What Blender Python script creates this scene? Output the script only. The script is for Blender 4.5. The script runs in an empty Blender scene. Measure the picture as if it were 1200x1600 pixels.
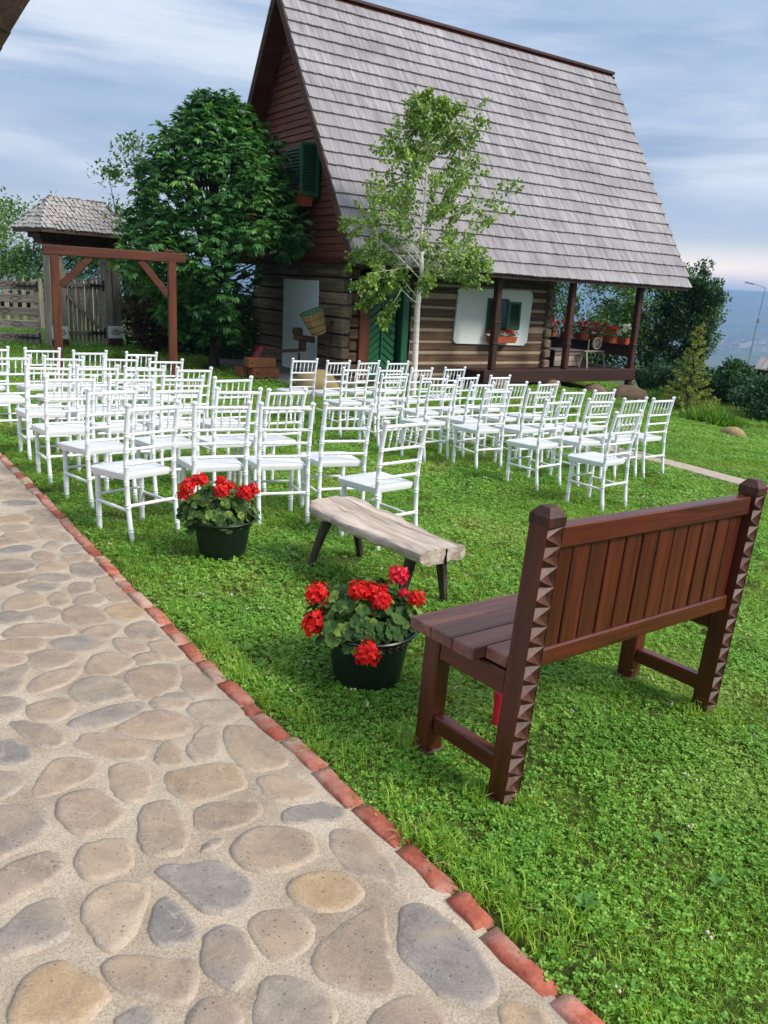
import bpy, bmesh, math, random
from mathutils import Vector, Matrix, Euler, noise
R = random.Random(7)
PI = math.pi
scene = bpy.context.scene
COL = scene.collection

# ------------------------------------------------------------------ camera
def make_camera():
    cd = bpy.data.cameras.new('camera'); cam = bpy.data.objects.new('camera', cd); COL.objects.link(cam)
    pitch, roll = 0.270016, -0.0565535
    f = Vector((0, math.cos(pitch), -math.sin(pitch))); r = Vector((1, 0, 0)); u = r.cross(f)
    c, s = math.cos(roll), math.sin(roll)
    r2 = c * r - s * u; u2 = s * r + c * u
    M = Matrix((( r2.x, u2.x, -f.x, 0), (r2.y, u2.y, -f.y, 0), (r2.z, u2.z, -f.z, 1.6), (0, 0, 0, 1)))
    cam.matrix_world = M
    cd.sensor_fit = 'VERTICAL'; cd.sensor_height = 36.0; cd.sensor_width = 27.0
    cd.lens = 1270.0 / 1600 * 36
    cd.clip_start = 0.05; cd.clip_end = 30000
    scene.camera = cam
make_camera()
scene.view_settings.view_transform = 'Standard'
scene.view_settings.look = 'None'
scene.view_settings.exposure = 0.64
scene.view_settings.gamma = 1.0
scene.view_settings.use_curve_mapping = False
scene.cycles.volume_bounces = 0
scene.cycles.max_bounces = 6
scene.cycles.diffuse_bounces = 3
scene.cycles.glossy_bounces = 2
scene.cycles.transmission_bounces = 3
scene.cycles.transparent_max_bounces = 8

SUN_AZ, SUN_EL = math.radians(113), math.radians(41)      # azimuth clockwise from +Y (right, a little behind the camera)
def make_world():
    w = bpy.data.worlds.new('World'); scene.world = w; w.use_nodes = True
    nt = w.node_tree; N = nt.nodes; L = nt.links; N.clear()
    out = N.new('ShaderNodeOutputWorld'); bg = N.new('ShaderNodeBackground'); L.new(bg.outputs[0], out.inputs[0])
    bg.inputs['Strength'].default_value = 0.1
    sky = N.new('ShaderNodeTexSky'); sky.sky_type = 'NISHITA'; sky.sun_disc = False
    sky.sun_elevation = SUN_EL; sky.sun_rotation = SUN_AZ; sky.dust_density = 2.5; sky.air_density = 1.0
    tc = N.new('ShaderNodeTexCoord')
    sep = N.new('ShaderNodeSeparateXYZ'); L.new(tc.outputs['Generated'], sep.inputs[0])
    # cloud deck: thin layer of stratus whose colour turns warm towards the horizon
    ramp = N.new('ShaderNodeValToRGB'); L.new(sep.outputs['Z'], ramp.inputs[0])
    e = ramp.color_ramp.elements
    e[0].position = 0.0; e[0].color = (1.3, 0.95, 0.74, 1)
    e[1].position = 1.0; e[1].color = (0.78, 0.84, 0.94, 1)  # unseen zenith set brighter than the deck in view, to lift shade fill
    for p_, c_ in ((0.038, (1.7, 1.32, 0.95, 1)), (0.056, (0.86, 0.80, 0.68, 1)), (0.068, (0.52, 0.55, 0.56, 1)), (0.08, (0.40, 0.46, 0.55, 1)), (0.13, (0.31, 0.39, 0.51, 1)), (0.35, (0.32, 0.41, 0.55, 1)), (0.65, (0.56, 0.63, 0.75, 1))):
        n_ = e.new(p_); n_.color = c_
    def streak(scale, sx, sz, det, lo, hi, seed):
        mp = N.new('ShaderNodeMapping'); mp.inputs['Scale'].default_value = (sx, sx, sz); mp.inputs['Location'].default_value = (seed, seed * .7, seed * .3)
        mp.inputs['Rotation'].default_value = (0.0, 0.06, 0.0)
        L.new(tc.outputs['Generated'], mp.inputs[0])
        nz = N.new('ShaderNodeTexNoise'); nz.inputs['Scale'].default_value = scale; nz.inputs['Detail'].default_value = det; nz.inputs['Roughness'].default_value = .58
        nz.inputs['Distortion'].default_value = .35
        L.new(mp.outputs[0], nz.inputs['Vector'])
        mr = N.new('ShaderNodeMapRange'); mr.interpolation_type = 'SMOOTHSTEP'
        mr.inputs['From Min'].default_value = lo; mr.inputs['From Max'].default_value = hi
        L.new(nz.outputs['Fac'], mr.inputs['Value']); return mr.outputs[0]
    s1 = streak(1.5, 1.0, 7.0, 7, .43, .64, 3.1)
    s2 = streak(2.2, 1.0, 9.0, 4, .42, .66, 11.3)
    mixa = N.new('ShaderNodeMix'); mixa.data_type = 'RGBA'; mixa.blend_type = 'MIX'
    L.new(s2, mixa.inputs['Factor']); L.new(ramp.outputs[0], mixa.inputs['A'])
    dk = N.new('ShaderNodeMix'); dk.data_type = 'RGBA'; dk.blend_type = 'MULTIPLY'; dk.inputs['Factor'].default_value = 1
    L.new(ramp.outputs[0], dk.inputs['A']); dk.inputs['B'].default_value = (.78, .81, .86, 1)
    L.new(dk.outputs['Result'], mixa.inputs['B'])
    mixb = N.new('ShaderNodeMix'); mixb.data_type = 'RGBA'
    L.new(s1, mixb.inputs['Factor']); L.new(mixa.outputs['Result'], mixb.inputs['A']); mixb.inputs['B'].default_value = (.58, .62, .68, 1)
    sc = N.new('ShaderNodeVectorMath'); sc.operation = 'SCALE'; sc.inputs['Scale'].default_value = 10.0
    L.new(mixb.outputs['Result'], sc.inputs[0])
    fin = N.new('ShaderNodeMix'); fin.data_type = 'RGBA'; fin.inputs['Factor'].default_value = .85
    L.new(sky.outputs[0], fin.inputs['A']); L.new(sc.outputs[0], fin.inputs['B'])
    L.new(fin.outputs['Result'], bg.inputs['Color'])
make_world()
def make_sun():
    ld = bpy.data.lights.new('sun', 'SUN'); ld.energy = 2.7; ld.angle = math.radians(20); ld.color = (1, .95, .88)
    o = bpy.data.objects.new('sun', ld); COL.objects.link(o)
    d = Vector((math.sin(SUN_AZ) * math.cos(SUN_EL), math.cos(SUN_AZ) * math.cos(SUN_EL), math.sin(SUN_EL)))
    o.rotation_euler = (-d).to_track_quat('-Z', 'Y').to_euler(); o.location = (20, -10, 30)
make_sun()

# ------------------------------------------------------------------ helpers
def lin(h):
    h = h.lstrip('#'); v = [int(h[i:i + 2], 16) / 255 for i in (0, 2, 4)]
    return tuple(((c + .055) / 1.055) ** 2.4 if c > .04045 else c / 12.92 for c in v) + (1.0,)
class MB:
    def __init__(s): s.v = []; s.f = []
    def add(s, vs, fs):
        b = len(s.v); s.v += [tuple(p) for p in vs]; s.f += [tuple(i + b for i in f) for f in fs]
    def box(s, c, d, M=None, ch=0.0):
        x, y, z = (k / 2 for k in d); c = Vector(c)
        if ch <= 0:
            vs = [Vector((a * x, b * y, e * z)) for a in (-1, 1) for b in (-1, 1) for e in (-1, 1)]
            fs = [(0, 1, 3, 2), (4, 6, 7, 5), (0, 4, 5, 1), (2, 3, 7, 6), (0, 2, 6, 4), (1, 5, 7, 3)]
        else:
            ch = min(ch, x * .45, y * .45, z * .45)
            vs = []; idx = {}
            for a in (-1, 1):
                for b in (-1, 1):
                    for e in (-1, 1):
                        for k in range(3):
                            q = [a * x, b * y, e * z]
                            for m in range(3):
                                if m != k: q[m] -= math.copysign(ch, q[m])
                            idx[(a, b, e, k)] = len(vs); vs.append(Vector(q))
            fs = []
            for k in range(3):
                for sg in (-1, 1):
                    o1, o2 = [m for m in range(3) if m != k]
                    q = []
                    for p1, p2 in ((-1, -1), (1, -1), (1, 1), (-1, 1)):
                        t = [0, 0, 0]; t[k] = sg; t[o1] = p1; t[o2] = p2; q.append(idx[(t[0], t[1], t[2], k)])
                    if (sg < 0) != (k == 1): q.reverse()
                    fs.append(tuple(q))
            for k in range(3):          # edges parallel to axis k
                o1, o2 = [m for m in range(3) if m != k]
                for p1 in (-1, 1):
                    for p2 in (-1, 1):
                        def g(sk, f_):
                            t = [0, 0, 0]; t[k] = sk; t[o1] = p1; t[o2] = p2; return idx[(t[0], t[1], t[2], f_)]
                        q = [g(-1, o1), g(1, o1), g(1, o2), g(-1, o2)]
                        fs.append(tuple(q))
            for a in (-1, 1):
                for b in (-1, 1):
                    for e in (-1, 1): fs.append((idx[(a, b, e, 0)], idx[(a, b, e, 1)], idx[(a, b, e, 2)]))
        if M is not None: vs = [M @ v for v in vs]
        s.add([v + c for v in vs], fs); return s
    def bar(s, a, b, w, h, up=(0, 0, 1), ch=0.0):
        a, b = Vector(a), Vector(b); d = b - a; l = d.length; d.normalize()
        upv = Vector(up); sx = d.cross(upv)
        if sx.length < 1e-5: sx = d.cross(Vector((1, 0, 0)))
        sx.normalize(); uz = sx.cross(d)
        M = Matrix((d, sx, uz)).transposed()
        return s.box((a + b) / 2, (l, w, h), M, ch)
    def tube(s, path, rad, n=8, cap=True):
        path = [Vector(p) for p in path]; m = len(path)
        if not hasattr(rad, '__len__'): rad = [rad] * m
        rings = []; t0 = None; sx = None
        for i in range(m):
            t = (path[min(i + 1, m - 1)] - path[max(i - 1, 0)])
            if t.length < 1e-9: t = Vector((0, 0, 1))
            t.normalize()
            if sx is None:
                sx = t.cross(Vector((0, 1, 0)))
                if sx.length < .1: sx = t.cross(Vector((1, 0, 0)))
            sx = (sx - t * sx.dot(t)).normalized(); sy = t.cross(sx)
            rings.append([path[i] + rad[i] * (math.cos(2 * PI * k / n) * sx + math.sin(2 * PI * k / n) * sy) for k in range(n)])
        vs = [v for r_ in rings for v in r_]; fs = []
        for i in range(m - 1):
            for k in range(n): fs.append((i * n + k, i * n + (k + 1) % n, (i + 1) * n + (k + 1) % n, (i + 1) * n + k))
        if cap: fs.append(tuple(range(n))[::-1]); fs.append(tuple((m - 1) * n + k for k in range(n)))
        s.add(vs, fs); return s
    def lathe(s, prof, n=16, c=(0, 0, 0), cap=True):
        c = Vector(c); vs = []; fs = []; m = len(prof)
        for r_, z in prof:
            for k in range(n): vs.append(c + Vector((r_ * math.cos(2 * PI * k / n), r_ * math.sin(2 * PI * k / n), z)))
        for i in range(m - 1):
            for k in range(n): fs.append((i * n + k, i * n + (k + 1) % n, (i + 1) * n + (k + 1) % n, (i + 1) * n + k))
        if cap: fs.append(tuple(range(n))[::-1]); fs.append(tuple((m - 1) * n + k for k in range(n)))
        s.add(vs, fs); return s
    def prism(s, poly, M, t):           # poly in 2D mapped by M(x,y,z) -> extruded along z by t
        n = len(poly); vs = [M @ Vector((x, y, 0)) for x, y in poly] + [M @ Vector((x, y, t)) for x, y in poly]
        fs = [tuple(range(n))[::-1], tuple(range(n, 2 * n))] + [(i, (i + 1) % n, n + (i + 1) % n, n + i) for i in range(n)]
        s.add(vs, fs); return s
    def mesh(s, name, mat, smooth=False, fix=True):
        me = bpy.data.meshes.new(name); me.from_pydata(s.v, [], s.f); me.update()
        if fix:
            bm = bmesh.new(); bm.from_mesh(me); bmesh.ops.recalc_face_normals(bm, faces=bm.faces); bm.to_mesh(me); bm.free()
        if mat is not None: me.materials.append(mat)
        if smooth:
            me.polygons.foreach_set('use_smooth', [True] * len(me.polygons))
            if smooth != 'all':
                try: me.set_sharp_from_angle(angle=math.radians(38))
                except Exception: pass
        return me
    def build(s, name, mat, parent=None, smooth=False, fix=True):
        return link(name, s.mesh(name, mat, smooth, fix), parent)
def link(name, me, parent=None, loc=None, rot=None, scale=None):
    o = bpy.data.objects.new(name, me); COL.objects.link(o)
    if parent is not None: o.parent = parent
    if loc is not None: o.location = loc
    if rot is not None: o.rotation_euler = rot
    if scale is not None: o.scale = scale
    return o
def tag(o, label, cat, group=None, kind=None):
    o['label'] = label; o['category'] = cat
    if group: o['group'] = group
    if kind: o['kind'] = kind
    return o
def thing(name, label, cat, loc=(0, 0, 0), rz=0, group=None, rot=None):
    o = link(name, None, None, loc, rot if rot is not None else (0, 0, rz)); o.empty_display_size = .1
    return tag(o, label, cat, group)
def struct(o): o['kind'] = 'structure'; return o

# ------------------------------------------------------------------ ground height
def sm(t): t = max(0.0, min(1.0, t)); return t * t * (3 - 2 * t)
def zg(x, y):
    t = max(0.0, min(1.0, (y - 10.0) / 5.0)); g = min(y, 10.0) + 5.0 * (t - t * t / 2)
    xx = max(-14, min(14, x))
    z = 1.6 - 1.5865 - 0.0187 * xx - 0.0346 * max(g, -4)
    z -= .1 * max(0.0, min(4.0, x - 3.5)) * max(0.0, min(1.0, (y - 11) / 5))
    d = math.hypot(x * .8, y)
    if y > 24 or d > 34:
        dd = max(y - 24, d - 34, 0)
        side = sm((x + 2) / 14)
        z -= side * min(dd, 30) * .12
        z -= 112 * sm((d - 40) / 700)
        z += (225 + 40 * noise.noise(Vector((x / 2600, y / 2600, .3))) ) * sm((d - 3000) / 2700) if d > 3000 else 0
        z += 5 * noise.noise(Vector((x / 300, y / 300, 5))) * sm((d - 200) / 1500) 
    return z
# ------------------------------------------------------------------ materials
def newmat(name):
    m = bpy.data.materials.new(name); m.use_nodes = True
    nt = m.node_tree; b = nt.nodes['Principled BSDF']; return m, nt, nt.nodes, nt.links, b
def node(N, t, **kw):
    n = N.new(t)
    for k, v in kw.items():
        if k in n.inputs: n.inputs[k].default_value = v
        else: setattr(n, k, v)
    return n
def ramp(N, L, src, stops):
    r = N.new('ShaderNodeValToRGB'); e = r.color_ramp.elements
    e[0].position, e[0].color = stops[0]; e[1].position, e[1].color = stops[-1]
    for p_, c_ in stops[1:-1]:
        k = e.new(p_); k.color = c_
    L.new(src, r.inputs[0]); return r.outputs[0]
def mix(N, L, a, b, fac, blend='MIX'):
    m = N.new('ShaderNodeMix'); m.data_type = 'RGBA'; m.blend_type = blend
    for k, v in (('Factor', fac), ('A', a), ('B', b)):
        if isinstance(v, (int, float, tuple)): m.inputs[k].default_value = v
        else: L.new(v, m.inputs[k])
    return m.outputs['Result']
def coords(N, L, scale=(1, 1, 1), out='Object', jitter=True):
    tc = N.new('ShaderNodeTexCoord'); mp = N.new('ShaderNodeMapping'); mp.inputs['Scale'].default_value = scale
    src = tc.outputs[out]
    if jitter:
        oi = N.new('ShaderNodeObjectInfo'); ad = N.new('ShaderNodeVectorMath'); ad.operation = 'ADD'
        ml = N.new('ShaderNodeMath'); ml.operation = 'MULTIPLY'; ml.inputs[1].default_value = 37.0; L.new(oi.outputs['Random'], ml.inputs[0])
        L.new(src, ad.inputs[0]); L.new(ml.outputs[0], ad.inputs[1]); src = ad.outputs[0]
    L.new(src, mp.inputs[0]); return mp.outputs[0]
def noise_t(N, L, vec, scale, detail=4, rough=.55, dist=0):
    n = N.new('ShaderNodeTexNoise'); n.inputs['Scale'].default_value = scale; n.inputs['Detail'].default_value = detail
    n.inputs['Roughness'].default_value = rough; n.inputs['Distortion'].default_value = dist
    L.new(vec, n.inputs['Vector']); return n.outputs['Fac']
def bump(N, L, b, h, strength=.3, dist=.01):
    n = N.new('ShaderNodeBump'); n.inputs['Strength'].default_value = strength; n.inputs['Distance'].default_value = dist
    L.new(h, n.inputs['Height']); L.new(n.outputs[0], b.inputs['Normal']); return n
def objvar(N, L, col, lo=.75, hi=1.2, island=False):
    oi = N.new('ShaderNodeObjectInfo'); src = oi.outputs['Random']
    if island:
        g = N.new('ShaderNodeNewGeometry'); ad = N.new('ShaderNodeMath'); ad.operation = 'ADD'; L.new(src, ad.inputs[0]); L.new(g.outputs['Random Per Island'], ad.inputs[1])
        fr = N.new('ShaderNodeMath'); fr.operation = 'FRACT'; L.new(ad.outputs[0], fr.inputs[0]); src = fr.outputs[0]
    mr = N.new('ShaderNodeMapRange'); mr.inputs['To Min'].default_value = lo; mr.inputs['To Max'].default_value = hi; L.new(src, mr.inputs['Value'])
    vm = N.new('ShaderNodeVectorMath'); vm.operation = 'SCALE'; L.new(col, vm.inputs[0]); L.new(mr.outputs[0], vm.inputs['Scale']); return vm.outputs[0]
def wood(name, c1, c2, axis='x', rough=.6, scale=1.0, wear=None, lo=.8, hi=1.18, bmp=.35, island=False, spec=.4):
    m, nt, N, L, b = newmat(name)
    long_, cross = 1.6 * scale, 26 * scale
    sc = {'x': (long_, cross, cross), 'y': (cross, long_, cross), 'z': (cross, cross, long_)}[axis]
    v = coords(N, L, sc); f = noise_t(N, L, v, 1.0, 6, .62, .6)
    v2 = coords(N, L, tuple(k * .16 for k in sc)); f2 = noise_t(N, L, v2, 1.0, 3, .5, .3)
    col = ramp(N, L, f, [(.3, lin(c1)), (.72, lin(c2))])
    col = mix(N, L, col, ramp(N, L, f2, [(.35, (.62, .62, .62, 1)), (.7, (1.15, 1.12, 1.1, 1))]), .8, 'MULTIPLY')
    if wear:
        v3 = coords(N, L, tuple(k * .45 for k in sc)); f3 = noise_t(N, L, v3, 1.6, 5, .7)
        col = mix(N, L, col, lin(wear), ramp(N, L, f3, [(.62, (0, 0, 0, 1)), (.74, (1, 1, 1, 1))]))
    col = objvar(N, L, col, lo, hi, island)
    L.new(col, b.inputs['Base Color']); b.inputs['Roughness'].default_value = rough; b.inputs['Specular IOR Level'].default_value = spec
    bump(N, L, b, f, bmp, .006); return m
def plain(name, c, rough=.5, spec=.5, nscale=6, amt=.12, metal=0, lo=1, hi=1, bmp=0, bscale=60):
    m, nt, N, L, b = newmat(name); v = coords(N, L)
    f = noise_t(N, L, v, nscale, 5, .6); c = lin(c) if isinstance(c, str) else c
    d = tuple(k * (1 - amt * 2) for k in c[:3]) + (1,)
    col = ramp(N, L, f, [(.3, d), (.7, c)])
    if (lo, hi) != (1, 1): col = objvar(N, L, col, lo, hi)
    L.new(col, b.inputs['Base Color']); b.inputs['Roughness'].default_value = rough; b.inputs['Specular IOR Level'].default_value = spec; b.inputs['Metallic'].default_value = metal
    if bmp: bump(N, L, b, noise_t(N, L, v, bscale, 4, .6), bmp, .006)
    return m
def leafmat(name, c1, c2, c3=None, trans=.3, rough=.45, vscale=1.1, lo=.75, hi=1.25):
    m, nt, N, L, b = newmat(name)
    g = N.new('ShaderNodeNewGeometry')
    n2 = N.new('ShaderNodeTexNoise'); n2.inputs['Scale'].default_value = vscale; n2.inputs['Detail'].default_value = 3; L.new(g.outputs['Position'], n2.inputs['Vector'])
    ad = N.new('ShaderNodeMath'); ad.operation = 'MULTIPLY_ADD'; L.new(g.outputs['Random Per Island'], ad.inputs[0]); ad.inputs[1].default_value = .55
    sb = N.new('ShaderNodeMath'); sb.operation = 'MULTIPLY'; L.new(n2.outputs['Fac'], sb.inputs[0]); sb.inputs[1].default_value = .5; L.new(sb.outputs[0], ad.inputs[2])
    st = [(.2, lin(c1)), (.62, lin(c2))]
    if c3: st.append((.82, lin(c3)))
    col = ramp(N, L, ad.outputs[0], st)
    oi = N.new('ShaderNodeObjectInfo')
    L.new(col, b.inputs['Base Color']); b.inputs['Roughness'].default_value = rough; b.inputs['Specular IOR Level'].default_value = .35
    tr = N.new('ShaderNodeBsdfTranslucent'); vm = N.new('ShaderNodeVectorMath'); vm.operation = 'MULTIPLY'; vm.inputs[1].default_value = (1.25, 1.35, .6); L.new(col, vm.inputs[0]); L.new(vm.outputs[0], tr.inputs['Color'])
    ms = N.new('ShaderNodeMixShader'); ms.inputs[0].default_value = trans
    L.new(b.outputs[0], ms.inputs[1]); L.new(tr.outputs[0], ms.inputs[2]); L.new(ms.outputs[0], N['Material Output'].inputs['Surface'])
    return m

M = {}
M['white'] = plain('white_resin', '#eef0f1', .38, .5, 9, .035, lo=.93, hi=1.0)
M['bench_x'] = wood('varnished_wood_x', '#36140c', '#6c2e1a', 'x', .33, wear=None, spec=.5)
M['bench_y'] = wood('varnished_wood_y', '#36140c', '#6c2e1a', 'y', .33, spec=.5)
M['bench_z'] = wood('varnished_wood_z', '#36140c', '#6e2f1c', 'z', .33, lo=.88, hi=1.1, spec=.5)
M['bench_seat'] = wood('seat_wood', '#56332b', '#8a5c52', 'x', .45, spec=.5)
M['bench_carved'] = wood('carved_wood', '#2e150c', '#5a3222', 'z', .5, wear='#957a68')
M['arbor_x'] = wood('stained_wood_x', '#3e1c10', '#6c3820', 'x', .6)
M['arbor_z'] = wood('stained_wood_z', '#421c0f', '#743c20', 'z', .6)
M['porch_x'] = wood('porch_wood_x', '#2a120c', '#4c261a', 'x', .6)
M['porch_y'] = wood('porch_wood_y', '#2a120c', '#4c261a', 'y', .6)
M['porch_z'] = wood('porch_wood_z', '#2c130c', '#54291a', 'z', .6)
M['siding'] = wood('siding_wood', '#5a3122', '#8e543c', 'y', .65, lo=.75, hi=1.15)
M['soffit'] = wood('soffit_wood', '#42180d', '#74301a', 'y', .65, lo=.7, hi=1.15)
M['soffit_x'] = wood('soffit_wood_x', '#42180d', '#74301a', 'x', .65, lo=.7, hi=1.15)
M['barge'] = wood('bargeboard_wood', '#3c2c26', '#6a5248', 'y', .7, scale=.6)
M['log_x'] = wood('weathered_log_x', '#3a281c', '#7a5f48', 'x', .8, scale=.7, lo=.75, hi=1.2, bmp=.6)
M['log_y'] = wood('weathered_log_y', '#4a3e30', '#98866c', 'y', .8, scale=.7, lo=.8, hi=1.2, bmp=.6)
M['grey_x'] = wood('grey_wood_x', '#6a6258', '#b4aa9a', 'x', .85, scale=.8, bmp=.6)
M['grey_z'] = wood('grey_wood_z', '#746a5c', '#beb29e', 'z', .85, scale=.8, bmp=.6)
M['dark_x'] = wood('dark_wood_x', '#2b1d14', '#5b4330', 'x', .8)
M['dark_z'] = wood('dark_wood_z', '#2b1d14', '#5b4330', 'z', .8)
M['slab'] = wood('bleached_slab', '#8a7768', '#e2d4c6', 'x', .85, scale=.9, wear='#4a3c32', lo=1, hi=1, bmp=1.0)
M['slab_leg'] = wood('slab_leg_wood', '#231c16', '#5d5247', 'z', .85)
M['plaster'] = plain('white_plaster', '#e6e9e6', .9, .2, 1.2, .05, bmp=.1, bscale=25)
M['whiteboard'] = plain('white_board', '#dfe6e4', .7, .3, .8, .05)
M['chink'] = plain('lime_chinking', '#b09e84', .95, .1, 5, .12, bmp=.4, bscale=40)
M['dark_void'] = plain('dark_void', '#15110e', .95, .1)
M['green'] = plain('green_paint', '#0f5a33', .45, .5, 2, .12)
M['green_dark'] = plain('green_paint_dark', '#0a3a22', .5, .5, 2, .12)
M['glass'] = plain('window_glass', '#0b0e10', .08, .6, 2, .02)
M['iron'] = plain('black_iron', '#121212', .6, .5)
M['terracotta'] = plain('terracotta', '#a8512f', .75, .3, 8, .15, lo=.85, hi=1.1)
M['pot'] = plain('green_plastic', '#16251e', .34, .5, 7, .22)
M['pot_relief'] = plain('pot_relief', '#33221a', .5, .4)
M['soil'] = plain('soil', '#2a1d14', .95, .1, 30, .3, bmp=.6)
M['boulder'] = plain('beige_boulder', '#a38d66', .9, .2, 3, .22, bmp=.7, bscale=14)
M['rock'] = plain('brown_rock', '#86705c', .9, .2, 4, .22, bmp=.7, bscale=14)
M['concrete'] = plain('concrete', '#b5a796', .92, .2, 9, .12, bmp=.5, bscale=90)
M['stonestep'] = plain('stone_step', '#8d867b', .92, .2, 5, .18, bmp=.6, bscale=20)
M['basket'] = wood('wicker', '#8a6a3c', '#c9a973', 'z', .8, scale=2.5)
M['teal'] = plain('teal_liner', '#2a7f70', .6, .3, 14, .2, bmp=.4, bscale=60)
M['petal'] = leafmat('red_petal', '#b40d0d', '#e01410', '#f0281c', .25, .5)
M['petal_pink'] = leafmat('pink_petal', '#c02348', '#e0506e', '#f08098', .25, .5)
M['petal_crimson'] = leafmat('crimson_petal', '#c40f2c', '#e01c3c', '#ee3a58', .25, .5)
M['petal_white'] = leafmat('white_petal', '#c8ccc8', '#e8ece8', '#f6f8f6', .25, .5)
M['geranium'] = leafmat('geranium_leaf', '#1d3416', '#416228', '#7c9440', .15, .7, 6)
M['chestnut'] = leafmat('chestnut_leaf', '#224c27', '#4a7e40', '#7aa858', .3, .45, .9)
M['chestnut_tip'] = leafmat('chestnut_young_leaf', '#3f6d35', '#649243', '#8fb454', .3, .45, .9)
M['birch_leaf'] = leafmat('birch_leaf', '#48692c', '#809f46', '#b4ca62', .35, .4, 1.2)
M['shrub_dark'] = leafmat('dark_shrub_leaf', '#1a3620', '#345a32', '#587f43', .25, .5, 1.0)
M['shrub_mid'] = leafmat('mid_shrub_leaf', '#2c4d26', '#547e38', '#88aa56', .3, .5, 1.0)
M['shrub_light'] = leafmat('light_shrub_leaf', '#3c6224', '#6c9436', '#9cbb4e', .35, .5, 1.0)
M['shrub_red'] = leafmat('reddish_shrub_leaf', '#2a1a18', '#4a3326', '#6b5a35', .25, .5, 1.0)
M['fir'] = leafmat('fir_needle', '#5f7434', '#94a048', '#c8bc66', .2, .6, 1.5)
M['far_leaf'] = leafmat('tree_leaf', '#34512a', '#567a38', '#82a04e', .3, .5, .7)
M['stem'] = plain('green_stem', '#4c6b34', .6, .3)
M['bark'] = plain('brown_bark', '#4b3f33', .95, .1, 9, .25, bmp=.9, bscale=22)
M['cardboard'] = plain('hollow_clay_block', '#8a5a3c', .85, .2, 6, .15, lo=.9, hi=1.1)
M['red_paint'] = plain('dark_red_paint', '#7a1420', .4, .5, 4, .1)
M['pole'] = plain('galvanised_pole', '#8d9296', .5, .5, 3, .06, .6)
M['far_wall'] = plain('far_wall', '#d8d2ca', .9, .2, .02, .05, lo=.8, hi=1.05)

def birch_bark():
    m, nt, N, L, b = newmat('birch_bark')
    v = coords(N, L, (3, 3, 26), jitter=False); f = noise_t(N, L, v, 1.0, 5, .65)
    v2 = coords(N, L, (5, 5, 9), jitter=False); f2 = noise_t(N, L, v2, 1.0, 3, .5)
    c = ramp(N, L, f, [(.40, lin('#e6dfd8')), (.63, lin('#cfc4bc')), (.70, lin('#3a322c'))])
    c = mix(N, L, c, lin('#4a3f36'), ramp(N, L, f2, [(.66, (0, 0, 0, 1)), (.70, (1, 1, 1, 1))]))
    L.new(c, b.inputs['Base Color']); b.inputs['Roughness'].default_value = .7; bump(N, L, b, f, .3, .004); return m
M['birch_bark'] = birch_bark()
def shingle_mat(name, c1, c2, c3):
    m, nt, N, L, b = newmat(name)
    v = coords(N, L, (42, 1.5, 1.5), jitter=False); f = noise_t(N, L, v, 1.0, 5, .7)
    v2 = coords(N, L, (.5, .9, .9), jitter=False); f2 = noise_t(N, L, v2, 1.0, 4, .6)
    c = ramp(N, L, f, [(.28, lin(c1)), (.5, lin(c2)), (.72, lin(c3))])
    c = mix(N, L, c, ramp(N, L, f2, [(.3, (.78, .76, .76, 1)), (.7, (1.1, 1.1, 1.12, 1))]), 1.0, 'MULTIPLY')
    c = objvar(N, L, c, .86, 1.08, True)
    L.new(c, b.inputs['Base Color']); b.inputs['Roughness'].default_value = .85; b.inputs['Specular IOR Level'].default_value = .25
    bump(N, L, b, f, .3, .004); return m
M['shingle'] = shingle_mat('weathered_shingle', '#6f6b6d', '#989496', '#b5b1b3')
M['gate_shingle'] = shingle_mat('gate_shingle', '#7c7976', '#b0aca8', '#d2cec9')
def edge_mask(N, L, src):
    mr = N.new('ShaderNodeMapRange'); mr.inputs['From Min'].default_value = 1.3; mr.inputs['From Max'].default_value = 2.0; mr.inputs['To Max'].default_value = .75; L.new(src, mr.inputs['Value']); return mr.outputs[0]
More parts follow.
